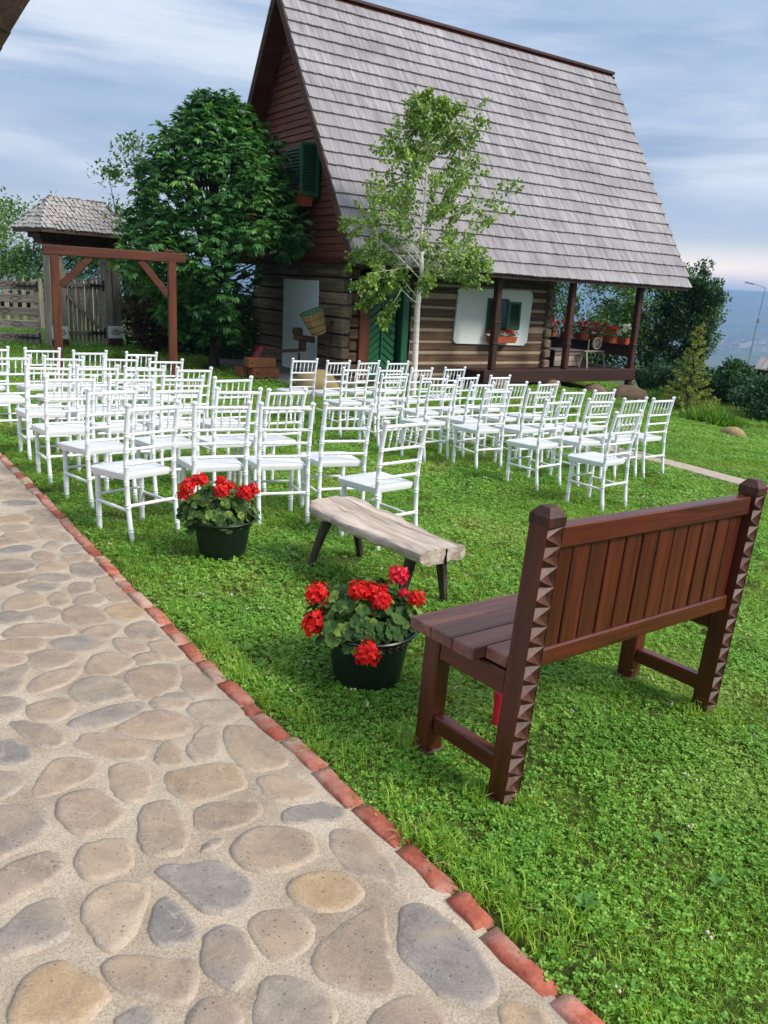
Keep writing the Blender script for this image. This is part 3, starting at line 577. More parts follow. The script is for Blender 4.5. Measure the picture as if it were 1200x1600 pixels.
def build_path():
    pts = edge_pts(.25); mb = MB(); n = 14; vs = []; 
    for i, p in enumerate(pts):
        t = (pts[min(i + 1, len(pts) - 1)] - pts[max(i - 1, 0)]).normalized(); nl = Vector((t.y, -t.x, 0))   # towards the path side
        for k in range(n + 1):
            q = p + nl * (k * .25); vs.append((q.x, q.y, zg(q.x, q.y) + .012))
    fs = []
    for i in range(len(pts) - 1):
        for k in range(n): fs.append((i * (n + 1) + k, i * (n + 1) + k + 1, (i + 1) * (n + 1) + k + 1, (i + 1) * (n + 1) + k))
    mb.v = vs; mb.f = fs
    path = struct(mb.build('stone_path', M['mortar'], None, 'all'))
    rr = random.Random(5)
    def stone(poly, h):
        near = sum(p[1] for p in poly) / len(poly) < 2.7
        for _ in range(1):
            q = []
            for a, b in zip(poly, poly[1:] + poly[:1]): q += [(a[0] * .8 + b[0] * .2, a[1] * .8 + b[1] * .2), (a[0] * .2 + b[0] * .8, a[1] * .2 + b[1] * .8)]
            poly = q
        # resample to 20 points
        L_ = [0]
        for a, b in zip(poly, poly[1:] + poly[:1]): L_.append(L_[-1] + math.hypot(b[0] - a[0], b[1] - a[1]))
        res = []; pp = poly + poly[:1]; N_ = 40 if near else 22; k = 0
        for i in range(N_):
            s = L_[-1] * i / N_
            while L_[k + 1] < s: k += 1
            u = (s - L_[k]) / max(1e-9, L_[k + 1] - L_[k]); res.append((pp[k][0] + (pp[k + 1][0] - pp[k][0]) * u, pp[k][1] + (pp[k + 1][1] - pp[k][1]) * u))
        cx = sum(p[0] for p in res) / N_; cy = sum(p[1] for p in res) / N_; cz = zg(cx, cy) + .012
        size = math.sqrt(L_[-1] / 6)
        def ring(ins, z, jit=0):
            o = []
            for x, y in res:
                dx, dy = x - cx, y - cy; l = math.hypot(dx, dy); f = max(.1, 1 - ins / l)
                wob = f + jit * (.010 * noise.noise(Vector((x * 14, y * 14, 0))) + .005 * noise.noise(Vector((x * 45, y * 45, 3)))) / l
                o.append((dx * wob, dy * wob, z + (.004 * noise.noise(Vector((x * 9, y * 9, 7))) if z > 0 else 0) + (zg(x, y) + .012 - cz)))
            return o
        ex = .004 if near else .016
        mb = MB(); vs = ring(-.012 - ex, -.012, 1) + ring(-.004 - ex, h * .8, 1) + ring(.010, h, .8) + ring(.026, h * 1.02, .5) + [(0, 0, h * 1.04)]; fs = []
        for r_ in range(3):
            for i in range(N_): fs.append((r_ * N_ + i, r_ * N_ + (i + 1) % N_, (r_ + 1) * N_ + (i + 1) % N_, (r_ + 1) * N_ + i))
        for i in range(N_): fs.append((3 * N_ + i, 3 * N_ + (i + 1) % N_, 4 * N_))
        mb.v = vs; mb.f = fs
        o = mb.build('stone', M['stone'], path, 'all', fix=False); o.location = (cx, cy, cz)
        at = o.data.attributes.new('edge', 'FLOAT', 'POINT'); at.data.foreach_set('value', [1.0] * (2 * N_) + [.55] * N_ + [.2] * N_ + [0.0])
    for poly in STONES:
        cx = sum(p[0] for p in poly) / len(poly); cy = sum(p[1] for p in poly) / len(poly)
        stone(list(poly), rr.uniform(.003, .006) + (.006 if cx < -.25 and cy < 2.2 else 0))
    # stones of the part of the path that runs out of the picture
    placed = [(sum(p[0] for p in s) / len(s), sum(p[1] for p in s) / len(s), max(math.hypot(p[0] - s[0][0], p[1] - s[0][1]) for p in s) * .5) for s in STONES]
    tries = 0; added = 0
    while tries < 4000 and added < 110:
        tries += 1
        x = rr.uniform(-4.6, 1.6); y = rr.uniform(-.6, 8.5); e = edge_dist(x, y); r_ = rr.uniform(.1, .17)
        if e > -(r_ * .8 + .06) or e < -2.6: continue
        if any(math.hypot(x - a, y - b) < r_ * .85 + c * .9 for a, b, c in placed): continue
        el = rr.uniform(.7, 1.0); th = rr.uniform(0, PI); n = rr.randint(6, 8); poly = []
        for k in range(n):
            a = 2 * PI * k / n; q = r_ * rr.uniform(.8, 1.15); u, v = q * math.cos(a), q * el * math.sin(a)
            poly.append((x + u * math.cos(th) - v * math.sin(th), y + u * math.sin(th) + v * math.cos(th)))
        placed.append((x, y, r_)); added += 1; stone(poly, rr.uniform(.008, .014))
build_path()

def build_edging():
    t = thing('brick_edging', 'row of worn red bricks edging the stone path beside the lawn', 'edging')
    rr = random.Random(9); pts = edge_pts(.01); i = 0
    while i < len(pts) - 30:
        l = rr.uniform(.2, .26)
        if rr.random() < .14: l = rr.uniform(.08, .14)
        k = min(len(pts) - 1, i + int(l / .01)); a, b = pts[i], pts[k]; i = k + rr.choice((1, 1, 1, 2))
        c = (a + b) / 2
        if c.y < -.6 or c.y > 12.5: continue
        d = (b - a); w = .068
        mb = MB(); N_ = 5; vs = []; fs = []
        L_ = d.length - .003
        prof = [(-w / 2, -.05), (-w / 2, .016), (-w / 2 + .01, .028), (w / 2 - .01, .028), (w / 2, .016), (w / 2, -.05)]
        for s_ in range(N_ + 1):
            u = (s_ / N_ - .5) * L_
            for (py, pz) in prof:
                q = Vector((u * 12 + c.x * 9, py * 30, pz * 30 + c.y * 9)); en = .010 if s_ in (0, N_) and pz > .02 else 0
                vs.append((u, py + .008 * noise.noise(q), pz - en + (.006 if c.y < 3.6 else .014) * noise.noise(q + Vector((9, 1, 4)))))
        m_ = len(prof)
        for s_ in range(N_):
            for j in range(m_ - 1): fs.append((s_ * m_ + j, s_ * m_ + j + 1, (s_ + 1) * m_ + j + 1, (s_ + 1) * m_ + j))
        fs.append(tuple(range(m_))); fs.append(tuple(N_ * m_ + j for j in range(m_))[::-1])
        mb.v = vs; mb.f = fs
        o = mb.build('brick', M['brick_pale' if c.y > 4.0 and rr.random() < .75 else 'brick'], t, 'all'); nrm = Vector((-d.y, d.x, 0)).normalized() * rr.uniform(-.008, .008)
        o.location = (c.x + nrm.x, c.y + nrm.y, zg(c.x, c.y) + rr.uniform(-.004, .004)); o.rotation_euler = (rr.uniform(-.04, .04), rr.uniform(-.02, .02), math.atan2(d.y, d.x) + rr.uniform(-.02, .02))
build_edging()

WALK = [(2.4, 12.3), (3.0, 11.4), (3.39, 10.76), (3.67, 10.31), (4.25, 9.0), (4.75, 7.6), (5.1, 6.2), (5.4, 4.5), (5.6, 2.5)]
def walk_dist(x, y):
    p = Vector((x, y)); best = 1e9
    for a, b in zip(WALK, WALK[1:]):
        a = Vector(a); d = Vector(b) - a; t = max(0, min(1, (p - a).dot(d) / d.dot(d))); best = min(best, (p - a - d * t).length)
    return best
def build_walk():
    mb = MB(); vs = []; fs = []; pts = []
    for a, b in zip(WALK, WALK[1:]):
        for k in range(6): pts.append(Vector(a).lerp(Vector(b), k / 6))
    for i, p in enumerate(pts):
        t = (pts[min(i + 1, len(pts) - 1)] - pts[max(i - 1, 0)]).normalized(); n = Vector((-t.y, t.x)); w = .19 + .02 * noise.noise(Vector((p.x * 3, p.y * 3, 0)))
        for s, z in ((-w, -.03), (-w + .01, .03), (0, .035), (w - .01, .03), (w, -.03)):
            q = p + n * s; vs.append((q.x, q.y, zg(q.x, q.y) + z))
    for i in range(len(pts) - 1):
        for j in range(4): fs.append((i * 5 + j, i * 5 + j + 1, (i + 1) * 5 + j + 1, (i + 1) * 5 + j))
    mb.v = vs; mb.f = fs; struct(mb.build('concrete_walkway', M['concrete'], None, True))
build_walk()

# ------------------------------------------------------------------ foliage and flower helpers
def leaf_quad(mb, p, d, n, l, w, fold=.15):
    """pointed leaf of four triangles starting at p along d"""
    s = d.cross(n)
    if s.length < 1e-4: s = d.orthogonal()
    s.normalize(); n2 = s.cross(d).normalized()
    a = p; m1 = p + d * l * .45 + s * w * .5 + n2 * w * fold; m2 = p + d * l * .45 - s * w * .5 + n2 * w * fold; t = p + d * l - n2 * l * .12; c = p + d * l * .45
    b = len(mb.v); mb.v += [tuple(a), tuple(m1), tuple(t), tuple(m2), tuple(c)]
    mb.f += [(b, b + 1, b + 4), (b + 1, b + 2, b + 4), (b + 2, b + 3, b + 4), (b + 3, b, b + 4)]
def leaf_flat(mb, p, d, n, l, w):
    s = d.cross(n)
    if s.length < 1e-4: s = d.orthogonal()
    s.normalize(); b = len(mb.v)
    mb.v += [tuple(p), tuple(p + d * l * .4 + s * w * .5), tuple(p + d * l), tuple(p + d * l * .4 - s * w * .5)]
    mb.f += [(b, b + 1, b + 2, b + 3)]
def rvec(rr):
    while True:
        v = Vector((rr.uniform(-1, 1), rr.uniform(-1, 1), rr.uniform(-1, 1)))
        if .05 < v.length < 1: return v.normalized()
def bloom(mb, c, r, rr, n=26):
    """dome-shaped head of many small five-petalled florets"""
    c = Vector(c); k0 = rr.uniform(0, 50)
    for i in range(n):
        z = 1 - 1.45 * (i + .5) / n; a = i * 2.39996; q = math.sqrt(max(0, 1 - z * z))
        nn = Vector((q * math.cos(a), q * math.sin(a), z)); p = c + nn * r * (rr.uniform(.7, 1.1) + .3 * noise.noise(nn * 1.7 + Vector((k0, 0, 0))))
        u = nn.orthogonal().normalized(); v = nn.cross(u)
        a0 = rr.uniform(0, 6)
        for k in range(5):
            b = a0 + k * 2 * PI / 5; d = (u * math.cos(b) + v * math.sin(b) + nn * rr.uniform(.15, .6)).normalized()
            leaf_flat(mb, p, d, nn, r * rr.uniform(.34, .52), r * rr.uniform(.28, .4))
def round_leaf(mb, c, nn, r, rr, seg=9):
    nn = nn.normalized(); u = nn.orthogonal().normalized(); v = nn.cross(u); b = len(mb.v); c = Vector(c)
    a0 = rr.uniform(0, 6)
    mb.v.append(tuple(c - nn * r * .22))
    for k in range(seg * 2):
        a = a0 + k * PI / seg; q = r * (1.0 if k % 2 else .86) * rr.uniform(.92, 1.06)
        mb.v.append(tuple(c + (u * math.cos(a) + v * math.sin(a)) * q + nn * r * .12 * math.sin(3 * a + a0)))
    for k in range(seg * 2 - 1): mb.f.append((b, b + 1 + k, b + 2 + k))
def shrub(name, label, cat, base, radii, n, leaf, mat, seed, zc=None, lift=.3, trunk=.04, group=None, clumps=40, pointy=False, wood_mat='bark', crown_bottom=None):
    """woody stems and a crown of leaves gathered in uneven clumps"""
    rr = random.Random(seed); x, y = base; z0 = zg(x, y); rx, ry, rz = radii
    zc = zc if zc is not None else rz * .85
    t = thing(name, label, cat, (x, y, z0), 0, group); mb = MB(); st = MB()
    cl = []
    for i in range(clumps):
        d = rvec(rr); q = rr.uniform(.45, 1.0) ** .6
        p = Vector((d.x * rx * q, d.y * ry * q, zc + d.z * rz * q))
        if pointy: 
            k = max(.12, 1 - max(0, (p.z) / (zc + rz))); p.x *= k * 1.5; p.y *= k * 1.5
        if p.z < .06: p.z = rr.uniform(.06, .3)
        cl.append((p, rr.uniform(.5, 1.25)))
    cr = (rx + ry + rz) / 3 * .36; n = int(n * 1.8)
    for i in range(n):
        p0, s = cl[rr.randrange(clumps)]; d = rvec(rr); d.z *= .75
        p = p0 + d * cr * s * rr.random() ** .45
        if p.z < .03: p.z = rr.uniform(.03, .2)
        out = (p - Vector((0, 0, zc * .6))); out = out.normalized() if out.length > .01 else Vector((0, 0, 1))
        dd = (rvec(rr) + out * .9 + Vector((0, 0, lift - .3))).normalized(); nn = (Vector((0, 0, 1)) + out * .5 + rvec(rr) * .7).normalized()
        l = leaf * rr.uniform(.65, 1.3); leaf_quad(mb, p, dd, nn, l, l * .55)
    k = min(clumps, 9)
    for i in range(k):
        p = cl[i][0]; m_ = p * .5 + Vector((rr.uniform(-.1, .1) * rx, rr.uniform(-.1, .1) * ry, 0)); m_.z = p.z * .45
        st.tube([(rr.uniform(-.05, .05) * rx, rr.uniform(-.05, .05) * ry, -.05), m_, p], [trunk, trunk * .6, trunk * .15], 5)
    c = mb.build('foliage', M[mat], t, fix=False); st.build('stem', M[wood_mat], t, True)
    return t
def rockmesh(name, mat, size, seed, parent=None, amp=.22):
    bm = bmesh.new(); bmesh.ops.create_icosphere(bm, subdivisions=3, radius=1)
    for v in bm.verts:
        n_ = noise.noise(v.co * 1.1 + Vector((seed, 0, 0))) * amp + noise.noise(v.co * 3.1 + Vector((0, seed, 0))) * amp * .35
        v.co = v.co * (1 + n_)
        v.co.x *= size[0]; v.co.y *= size[1]; v.co.z *= size[2]
    me = bpy.data.meshes.new(name); bm.to_mesh(me); bm.free(); me.materials.append(mat)
    me.polygons.foreach_set('use_smooth', [True] * len(me.polygons)); return me

# ------------------------------------------------------------------ log cabin
HY = 0.968; HROT = PI / 2 - HY; HO = Vector((-1.092, 17.351, -0.4))
HX = Vector((math.sin(HY), math.cos(HY), 0)); HYV = Vector((-math.cos(HY), math.sin(HY), 0))
def hw(x, y, z=0): return HO + HX * x + HYV * y + Vector((0, 0, z))
EY, EZ, RY, RZ, X0, X1 = -1.386, 2.411, 2.082, 7.835, -.629, 9.409
def louvre_shutter(parent, name, c, w, h, normal_axis, mat, mat2, n=10, yaw=0):
    """framed shutter panel with slats; spans w along local y (normal x) or along x (normal y)"""
    o = None; mb = MB()
    def P(u, v, d): return Vector((d, u, v)) if normal_axis == 'x' else Vector((u, d, v))
    def bx(m_, u0, u1, v0, v1, d0, d1):
        a, b = P(u0, v0, d0), P(u1, v1, d1); m_.box((a + b) / 2, tuple(abs(k) for k in (b - a)), None, .004)
    fw = .055
    bx(mb, -w / 2, -w / 2 + fw, 0, h, -.02, .02); bx(mb, w / 2 - fw, w / 2, 0, h, -.02, .02)
    bx(mb, -w / 2 + fw, w / 2 - fw, 0, fw, -.02, .02); bx(mb, -w / 2 + fw, w / 2 - fw, h - fw, h, -.02, .02)
    o = mb.build(name, mat, parent); o.location = c; o.rotation_euler = (0, 0, yaw)
    sl = MB(); st = (h - 2 * fw) / n; 
    a = P(0, st * .5, 0); dims = (.012, w - 2 * fw, st * 1.1) if normal_axis == 'x' else (w - 2 * fw, .012, st * 1.1)
    Mx = Euler((0, .5, 0) if normal_axis == 'x' else (-.5, 0, 0)).to_matrix(); sl.box((0, 0, 0), dims, Mx); me = sl.mesh('slat', mat2)
    for k in range(n): link('slat', me, o, P(0, fw + st * (k + .5), 0))
    return o
def build_house():
    H = thing('log_cabin', 'old log cabin with a very steep grey shingle roof and brown gable', 'cabin', tuple(HO), HROT)
    rr = random.Random(21)
    # --- gable wall of squared logs
    gw = MB().box((.12, 2.08, 1.2), (.16, 4.0, 2.5)).build('gable_wall', M['dark_void'], H)
    z = -.12; 
    while z < 2.3:
        h = rr.uniform(.25, .34)
        mb = MB().box((0, 0, 0), (.2, 4.35 + rr.uniform(-.12, .1), h - .022), None, .03); o = mb.build('log', M['log_y'], gw)
        o.location = (.02 + rr.uniform(-.015, .015), 2.02, z + h / 2); o.rotation_euler = (rr.uniform(-.004, .004), rr.uniform(-.02, .02), 0); z += h
    MB().box((-.098, 1.68, 1.02), (.03, 1.62, 2.06), None, .008).build('white_panel', M['whiteboard'], H)
    MB().box((-.06, .92, 2.24), (.14, 1.75, .13), None, .02).build('short_log', M['log_y'], gw)
    MB().box((-.05, 2.0, 2.5), (.2, 4.5, .1), None, .02).build('wall_plate', M['porch_y'], H)
    # --- long wall: dark logs bedded in pale chinking
    sw = MB().box((3.1, .12, 1.2), (5.6, .14, 2.55)).build('side_wall', M['dark_void'], H)
    ck = MB().box((3.83, -.012, 1.2), (4.2, .06, 2.5)); ck.build('chinking', M['chink'], sw)
    z = -.1; k = 0
    while z < 2.4:
        h = .245
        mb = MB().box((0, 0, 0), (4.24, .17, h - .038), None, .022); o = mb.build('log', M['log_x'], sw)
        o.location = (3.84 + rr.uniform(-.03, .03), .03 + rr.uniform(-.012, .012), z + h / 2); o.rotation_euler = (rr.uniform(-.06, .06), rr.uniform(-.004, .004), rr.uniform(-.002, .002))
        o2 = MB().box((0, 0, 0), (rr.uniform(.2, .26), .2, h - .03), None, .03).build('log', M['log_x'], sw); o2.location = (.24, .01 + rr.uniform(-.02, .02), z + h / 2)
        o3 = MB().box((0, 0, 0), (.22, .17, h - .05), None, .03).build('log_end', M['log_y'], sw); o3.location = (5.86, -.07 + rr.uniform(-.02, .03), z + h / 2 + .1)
        z += h
    # plaster field with rounded corners round the window
    poly = []; 
    for cx, cz, a0 in ((5.12, 1.98, 0), (3.05, 1.98, 90), (3.0, .95, 180), (5.08, .92, 270)):
        for q in range(5): a = math.radians(a0 + q * 22.5); poly.append((cx + (.1 + rr.uniform(-.015, .02)) * math.cos(a), cz + (.1 + rr.uniform(-.015, .02)) * math.sin(a)))
    MB().prism(poly, Matrix(((1, 0, 0, 0), (0, 0, 1, -.10), (0, 1, 0, 0), (0, 0, 0, 1))), .05).build('plaster_field', M['plaster'], sw)
    # --- door with herringbone boards
    MB().box((.49, -.02, 1.02), (.26, .2, 2.05), None, .02).build('door_jamb', M['arbor_z'], H)
    MB().box((1.02, .0, 2.13), (1.4, .2, .2), None, .02).build('door_lintel', M['porch_x'], H)
    MB().box((1.0, -.04, -.02), (1.0, .3, .14), None, .02).build('threshold', M['porch_x'], H)
    d = MB().box((1.0, .06, 1.02), (.76, .04, 2.0)).build('door', M['green_dark'], H)
    for s in (-1, 1):
        for k in range(13):
            zc = .05 + k * .155; a = Vector((1.0, .025, zc + .2)); b = Vector((1.0 + s * .35, .025, zc - .06))
            if b.z < .03: b.z = .03
            if a.z > 1.98: a.z = 1.98
            MB().bar(a, b, .03, .105, (0, 0, 1), .008).build('board', M['green'], d)
    MB().box((1.0, .0, 1.02), (.05, .05, 1.96), None, .008).build('door_post', M['green'], d)
    MB().lathe([(.012, 0), (.03, .02), (.03, .04), (.01, .06)], 8).build('handle', M['iron'], d).location = (1.22, 0, 1.0)
    MB().box((1.52, -.03, 1.02), (.17, .22, 2.05), None, .015).build('door_jamb', M['green'], H)
    # --- window in the plaster field
    w = MB().box((4.22, -.09, 1.5), (.5, .06, .72)).build('window', M['green_dark'], H)
    for x in (3.99, 4.45): MB().box((x, -.13, 1.5), (.05, .04, .74), None, .005).build('frame', M['green'], w)
    for z_ in (1.14, 1.5, 1.86): MB().box((4.22, -.13, z_), (.42, .035, .04), None, .005).build('frame', M['green'], w)
    for z_ in (1.32, 1.68): MB().box((4.22, -.123, z_), (.42, .01, .31)).build('pane', M['glass'], w)
    louvre_shutter(H, 'shutter', (4.66, -.135, 1.18), .38, .64, 'y', M['green'], M['green_dark'], 9)
    louvre_shutter(H, 'shutter', (3.90, -.28, 1.08), .38, .8, 'y', M['green'], M['green_dark'], 9, yaw=1.9)
    # --- porch
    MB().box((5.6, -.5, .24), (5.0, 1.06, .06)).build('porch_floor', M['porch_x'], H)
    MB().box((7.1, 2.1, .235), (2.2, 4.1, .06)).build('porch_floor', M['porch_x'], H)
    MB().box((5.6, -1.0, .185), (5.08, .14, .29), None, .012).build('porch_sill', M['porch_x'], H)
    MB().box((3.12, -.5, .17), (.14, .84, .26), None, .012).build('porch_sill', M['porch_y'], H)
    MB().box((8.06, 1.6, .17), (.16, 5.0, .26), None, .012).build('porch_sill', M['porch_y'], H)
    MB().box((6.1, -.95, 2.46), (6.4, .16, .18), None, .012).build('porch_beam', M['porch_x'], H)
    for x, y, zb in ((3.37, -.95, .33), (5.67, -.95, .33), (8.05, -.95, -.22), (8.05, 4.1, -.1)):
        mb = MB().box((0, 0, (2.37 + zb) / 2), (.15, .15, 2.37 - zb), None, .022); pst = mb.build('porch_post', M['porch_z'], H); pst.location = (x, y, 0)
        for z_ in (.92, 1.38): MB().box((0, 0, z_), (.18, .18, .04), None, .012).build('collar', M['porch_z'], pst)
    MB().box((8.06, 1.5, .74), (.05, 4.9, .26), None, .01).build('porch_railing', M['porch_y'], H)
    MB().box((8.06, 1.5, .89), (.3, 4.9, .04), None, .01).build('porch_shelf', M['porch_y'], H)
    MB().box((7.1, 4.14, .74), (1.9, .05, .26), None, .01).build('porch_railing', M['porch_x'], H)
    # --- gable siding
    g = MB(); hwid = lambda z_: 3.466 * (RZ - z_) / 5.424 - .10
    g.prism([(2.08 - hwid(2.5), 2.5), (2.08 + hwid(2.5), 2.5), (2.08, 7.6)], Matrix(((0, 0, 1, -.10), (1, 0, 0, 0), (0, 1, 0, 0), (0, 0, 0, 1))), .06)
    gs = g.build('gable_siding', M['dark_void'], H); z = 2.52
    while z < 7.35:
        h = .14; a = hwid(z) ; b = hwid(z + h)
        mb = MB(); x0, x1 = -.155, -.105
        vs = [(x0, 2.08 - a, z), (x0, 2.08 + a, z), (x1, 2.08 + a, z), (x1, 2.08 - a, z), (x0 + .03, 2.08 - b, z + h - .004), (x0 + .03, 2.08 + b, z + h - .004), (x1, 2.08 + b, z + h - .004), (x1, 2.08 - b, z + h - .004)]
        mb.add(vs, [(0, 1, 5, 4), (3, 2, 6, 7), (0, 3, 2, 1), (4, 5, 6, 7), (0, 4, 7, 3), (1, 2, 6, 5)]); o = mb.build('siding_board', M['siding'], gs); o.location.x = rr.uniform(-.006, .004); z += h
    MB().box((-.2, 2.08, 2.47), (.1, 2 * hwid(2.45) - .3, .12), None, .012).build('gable_beam', M['soffit'], H)
    # gable window with shutters
    w = MB().box((-.17, 1.2, 4.22), (.08, .7, 1.06)).build('window', M['green_dark'], H)
    for y in (.86, 1.54): MB().box((-.24, y, 4.22), (.08, .07, 1.1), None, .006).build('frame', M['green'], w)
    for z_ in (3.7, 4.4, 4.76): MB().box((-.235, 1.2, z_), (.07, .62, .06), None, .006).build('frame', M['green'], w)
    for z_ in (4.04, 4.58): MB().box((-.215, 1.2, z_), (.012, .6, .3 if z_ > 4.4 else .6)).build('pane', M['glass'], w)
    louvre_shutter(H, 'shutter', (-.215, 1.93, 3.7), .68, 1.06, 'x', M['green'], M['green_dark'], 14)
    louvre_shutter(H, 'shutter', (-.42, .83, 3.72), .4, 1.0, 'x', M['green'], M['green_dark'], 14, yaw=1.35)
    # --- roof
    up = Vector((0, RY - EY, RZ - EZ)).normalized(); nr = Vector((0, -up.z, up.y)); S = math.hypot(RY - EY, RZ - EZ)
    dk = MB()
    for sg in (-1, 1):
        a = [Vector((x, RY + sg * (RY - EY) * f, RZ - (RZ - EZ) * f)) for x in (X0 + .03, X1 - .03) for f in (0, 1)]
        nn = Vector((0, sg * abs(nr.y), nr.z)); vs = [p - nn * .02 for p in a] + [p - nn * .07 for p in a]
        dk.add(vs, [(0, 1, 3, 2), (4, 6, 7, 5), (0, 2, 6, 4), (1, 5, 7, 3), (0, 4, 5, 1), (2, 3, 7, 6)])
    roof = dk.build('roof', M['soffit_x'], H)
    var = []
    for k in range(6):
        w_ = (.078, .09, .1, .11, .122, .096)[k]; mb = MB(); t = .036
        # tapered shingle: thick at the butt (y=0), thin at the head
        dz = rr.uniform(-.004, .004)
        vs = [(-w_ / 2, dz, 0), (w_ / 2, -dz, 0), (w_ / 2, .42, -.006), (-w_ / 2, .42, -.006), (-w_ / 2, dz, t), (w_ / 2, -dz, t), (w_ / 2, .42, .004), (-w_ / 2, .42, .004)]
        mb.add(vs, [(0, 3, 2, 1), (4, 5, 6, 7), (0, 1, 5, 4), (2, 3, 7, 6), (1, 2, 6, 5), (0, 4, 7, 3)]); var.append((w_, mb.mesh('shingle', M['shingle'])))
    Rm = Matrix((Vector((1, 0, 0)), up, nr)).transposed(); items = []
    nC = 21; step = S / nC
    for c in range(nC):
        x = X0 + rr.uniform(0, .02)
        while x < X1:
            k = rr.randrange(6); w_ = var[k][0]
            y = c * step + rr.uniform(-.006, .006) - .03 + .016 * noise.noise(Vector((x * 1.1, c * 3.3, 0)))
            p = Vector((x + w_ / 2, EY, EZ)) + up * y + nr * (rr.uniform(0, .005))
            tilt = Matrix.Rotation(-.052 + rr.uniform(-.006, .006), 3, 'X') @ Matrix.Rotation(rr.uniform(-.006, .006), 3, 'Z')
            items.append((p, Rm @ tilt, k)); x += w_ + rr.uniform(.0, .003)
    cam = Vector((0, 0, 1.6)); items.sort(key=lambda it: (hw(*it[0]) - cam).length)
    rest = MB()
    for i, (p, rm, k) in enumerate(items):
        if i < 300:
            o = link('shingle', var[k][1], roof, p); o.rotation_euler = rm.to_euler()
        else:
            me = var[k][1]; rest.add([rm @ v.co + p for v in me.vertices], [tuple(f.vertices) for f in me.polygons])
    o = rest.build('shingles', M['shingle'], roof, fix=False); o['kind'] = 'stuff'
    # far slope: plain courses
    fs_ = MB()
    for c in range(nC):
        f0, f1 = c / nC, (c + 1.2) / nC
        a = Vector((0, 2 * RY - EY, EZ)); u2 = Vector((0, -up.y, up.z)); n2 = Vector((0, up.z, up.y))
        p = a + u2 * (S * f0); q = a + u2 * min(S, S * f1)
        fs_.add([Vector((X0, *(p + n2 * .03).yz)), Vector((X1, *(p + n2 * .03).yz)), Vector((X1, *(q + n2 * .004).yz)), Vector((X0, *(q + n2 * .004).yz)), Vector((X0, *p.yz)), Vector((X1, *p.yz))], [(0, 1, 2, 3), (0, 4, 5, 1)])
    fs_.build('far_slope_courses', M['shingle'], roof)
    MB().box((X0 / 2 + X1 / 2, RY, RZ + .03), (X1 - X0 + .04, .2, .07), None, .012).build('ridge_board', M['porch_x'], roof)
    MB().bar((X0, RY + .06, RZ - .02), (X1, RY + .06, RZ - .02), .03, .22).build('ridge_board', M['porch_x'], roof)
    for sg in (-1, 1):
        e = Vector((0, RY + sg * (RY - EY), EZ)); r_ = Vector((0, RY, RZ)); nn = Vector((0, sg * abs(nr.y), nr.z))
        for X in (X0, X1):
            MB().bar(Vector((X, *(e - nn * .07).yz)), Vector((X, *(r_ - nn * .07).yz)), .04, .16, tuple(nn), .01).build('bargeboard', M['barge'], H)
        n = 20; u2 = (r_ - e) / n
        for k in range(n):
            c = e + u2 * (k + .5) - nn * .085
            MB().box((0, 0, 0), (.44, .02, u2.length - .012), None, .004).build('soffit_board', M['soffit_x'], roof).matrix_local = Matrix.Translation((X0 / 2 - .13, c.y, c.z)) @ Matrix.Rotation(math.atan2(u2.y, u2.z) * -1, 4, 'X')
    for k in range(12):   # rafters over the long side
        x = -.3 + k * .82; a = Vector((x, EY + .06, EZ - .02)); b = a + up * 2.3
        MB().bar(a - nr * .13, b - nr * .13, .08, .11, tuple(nr)).build('rafter', M['porch_y'], H)
    MB().box((4.4, EY + .04, EZ - .045), (X1 - X0 - .1, .03, .1)).build('eave_board', M['porch_x'], H)
    return H
build_house()
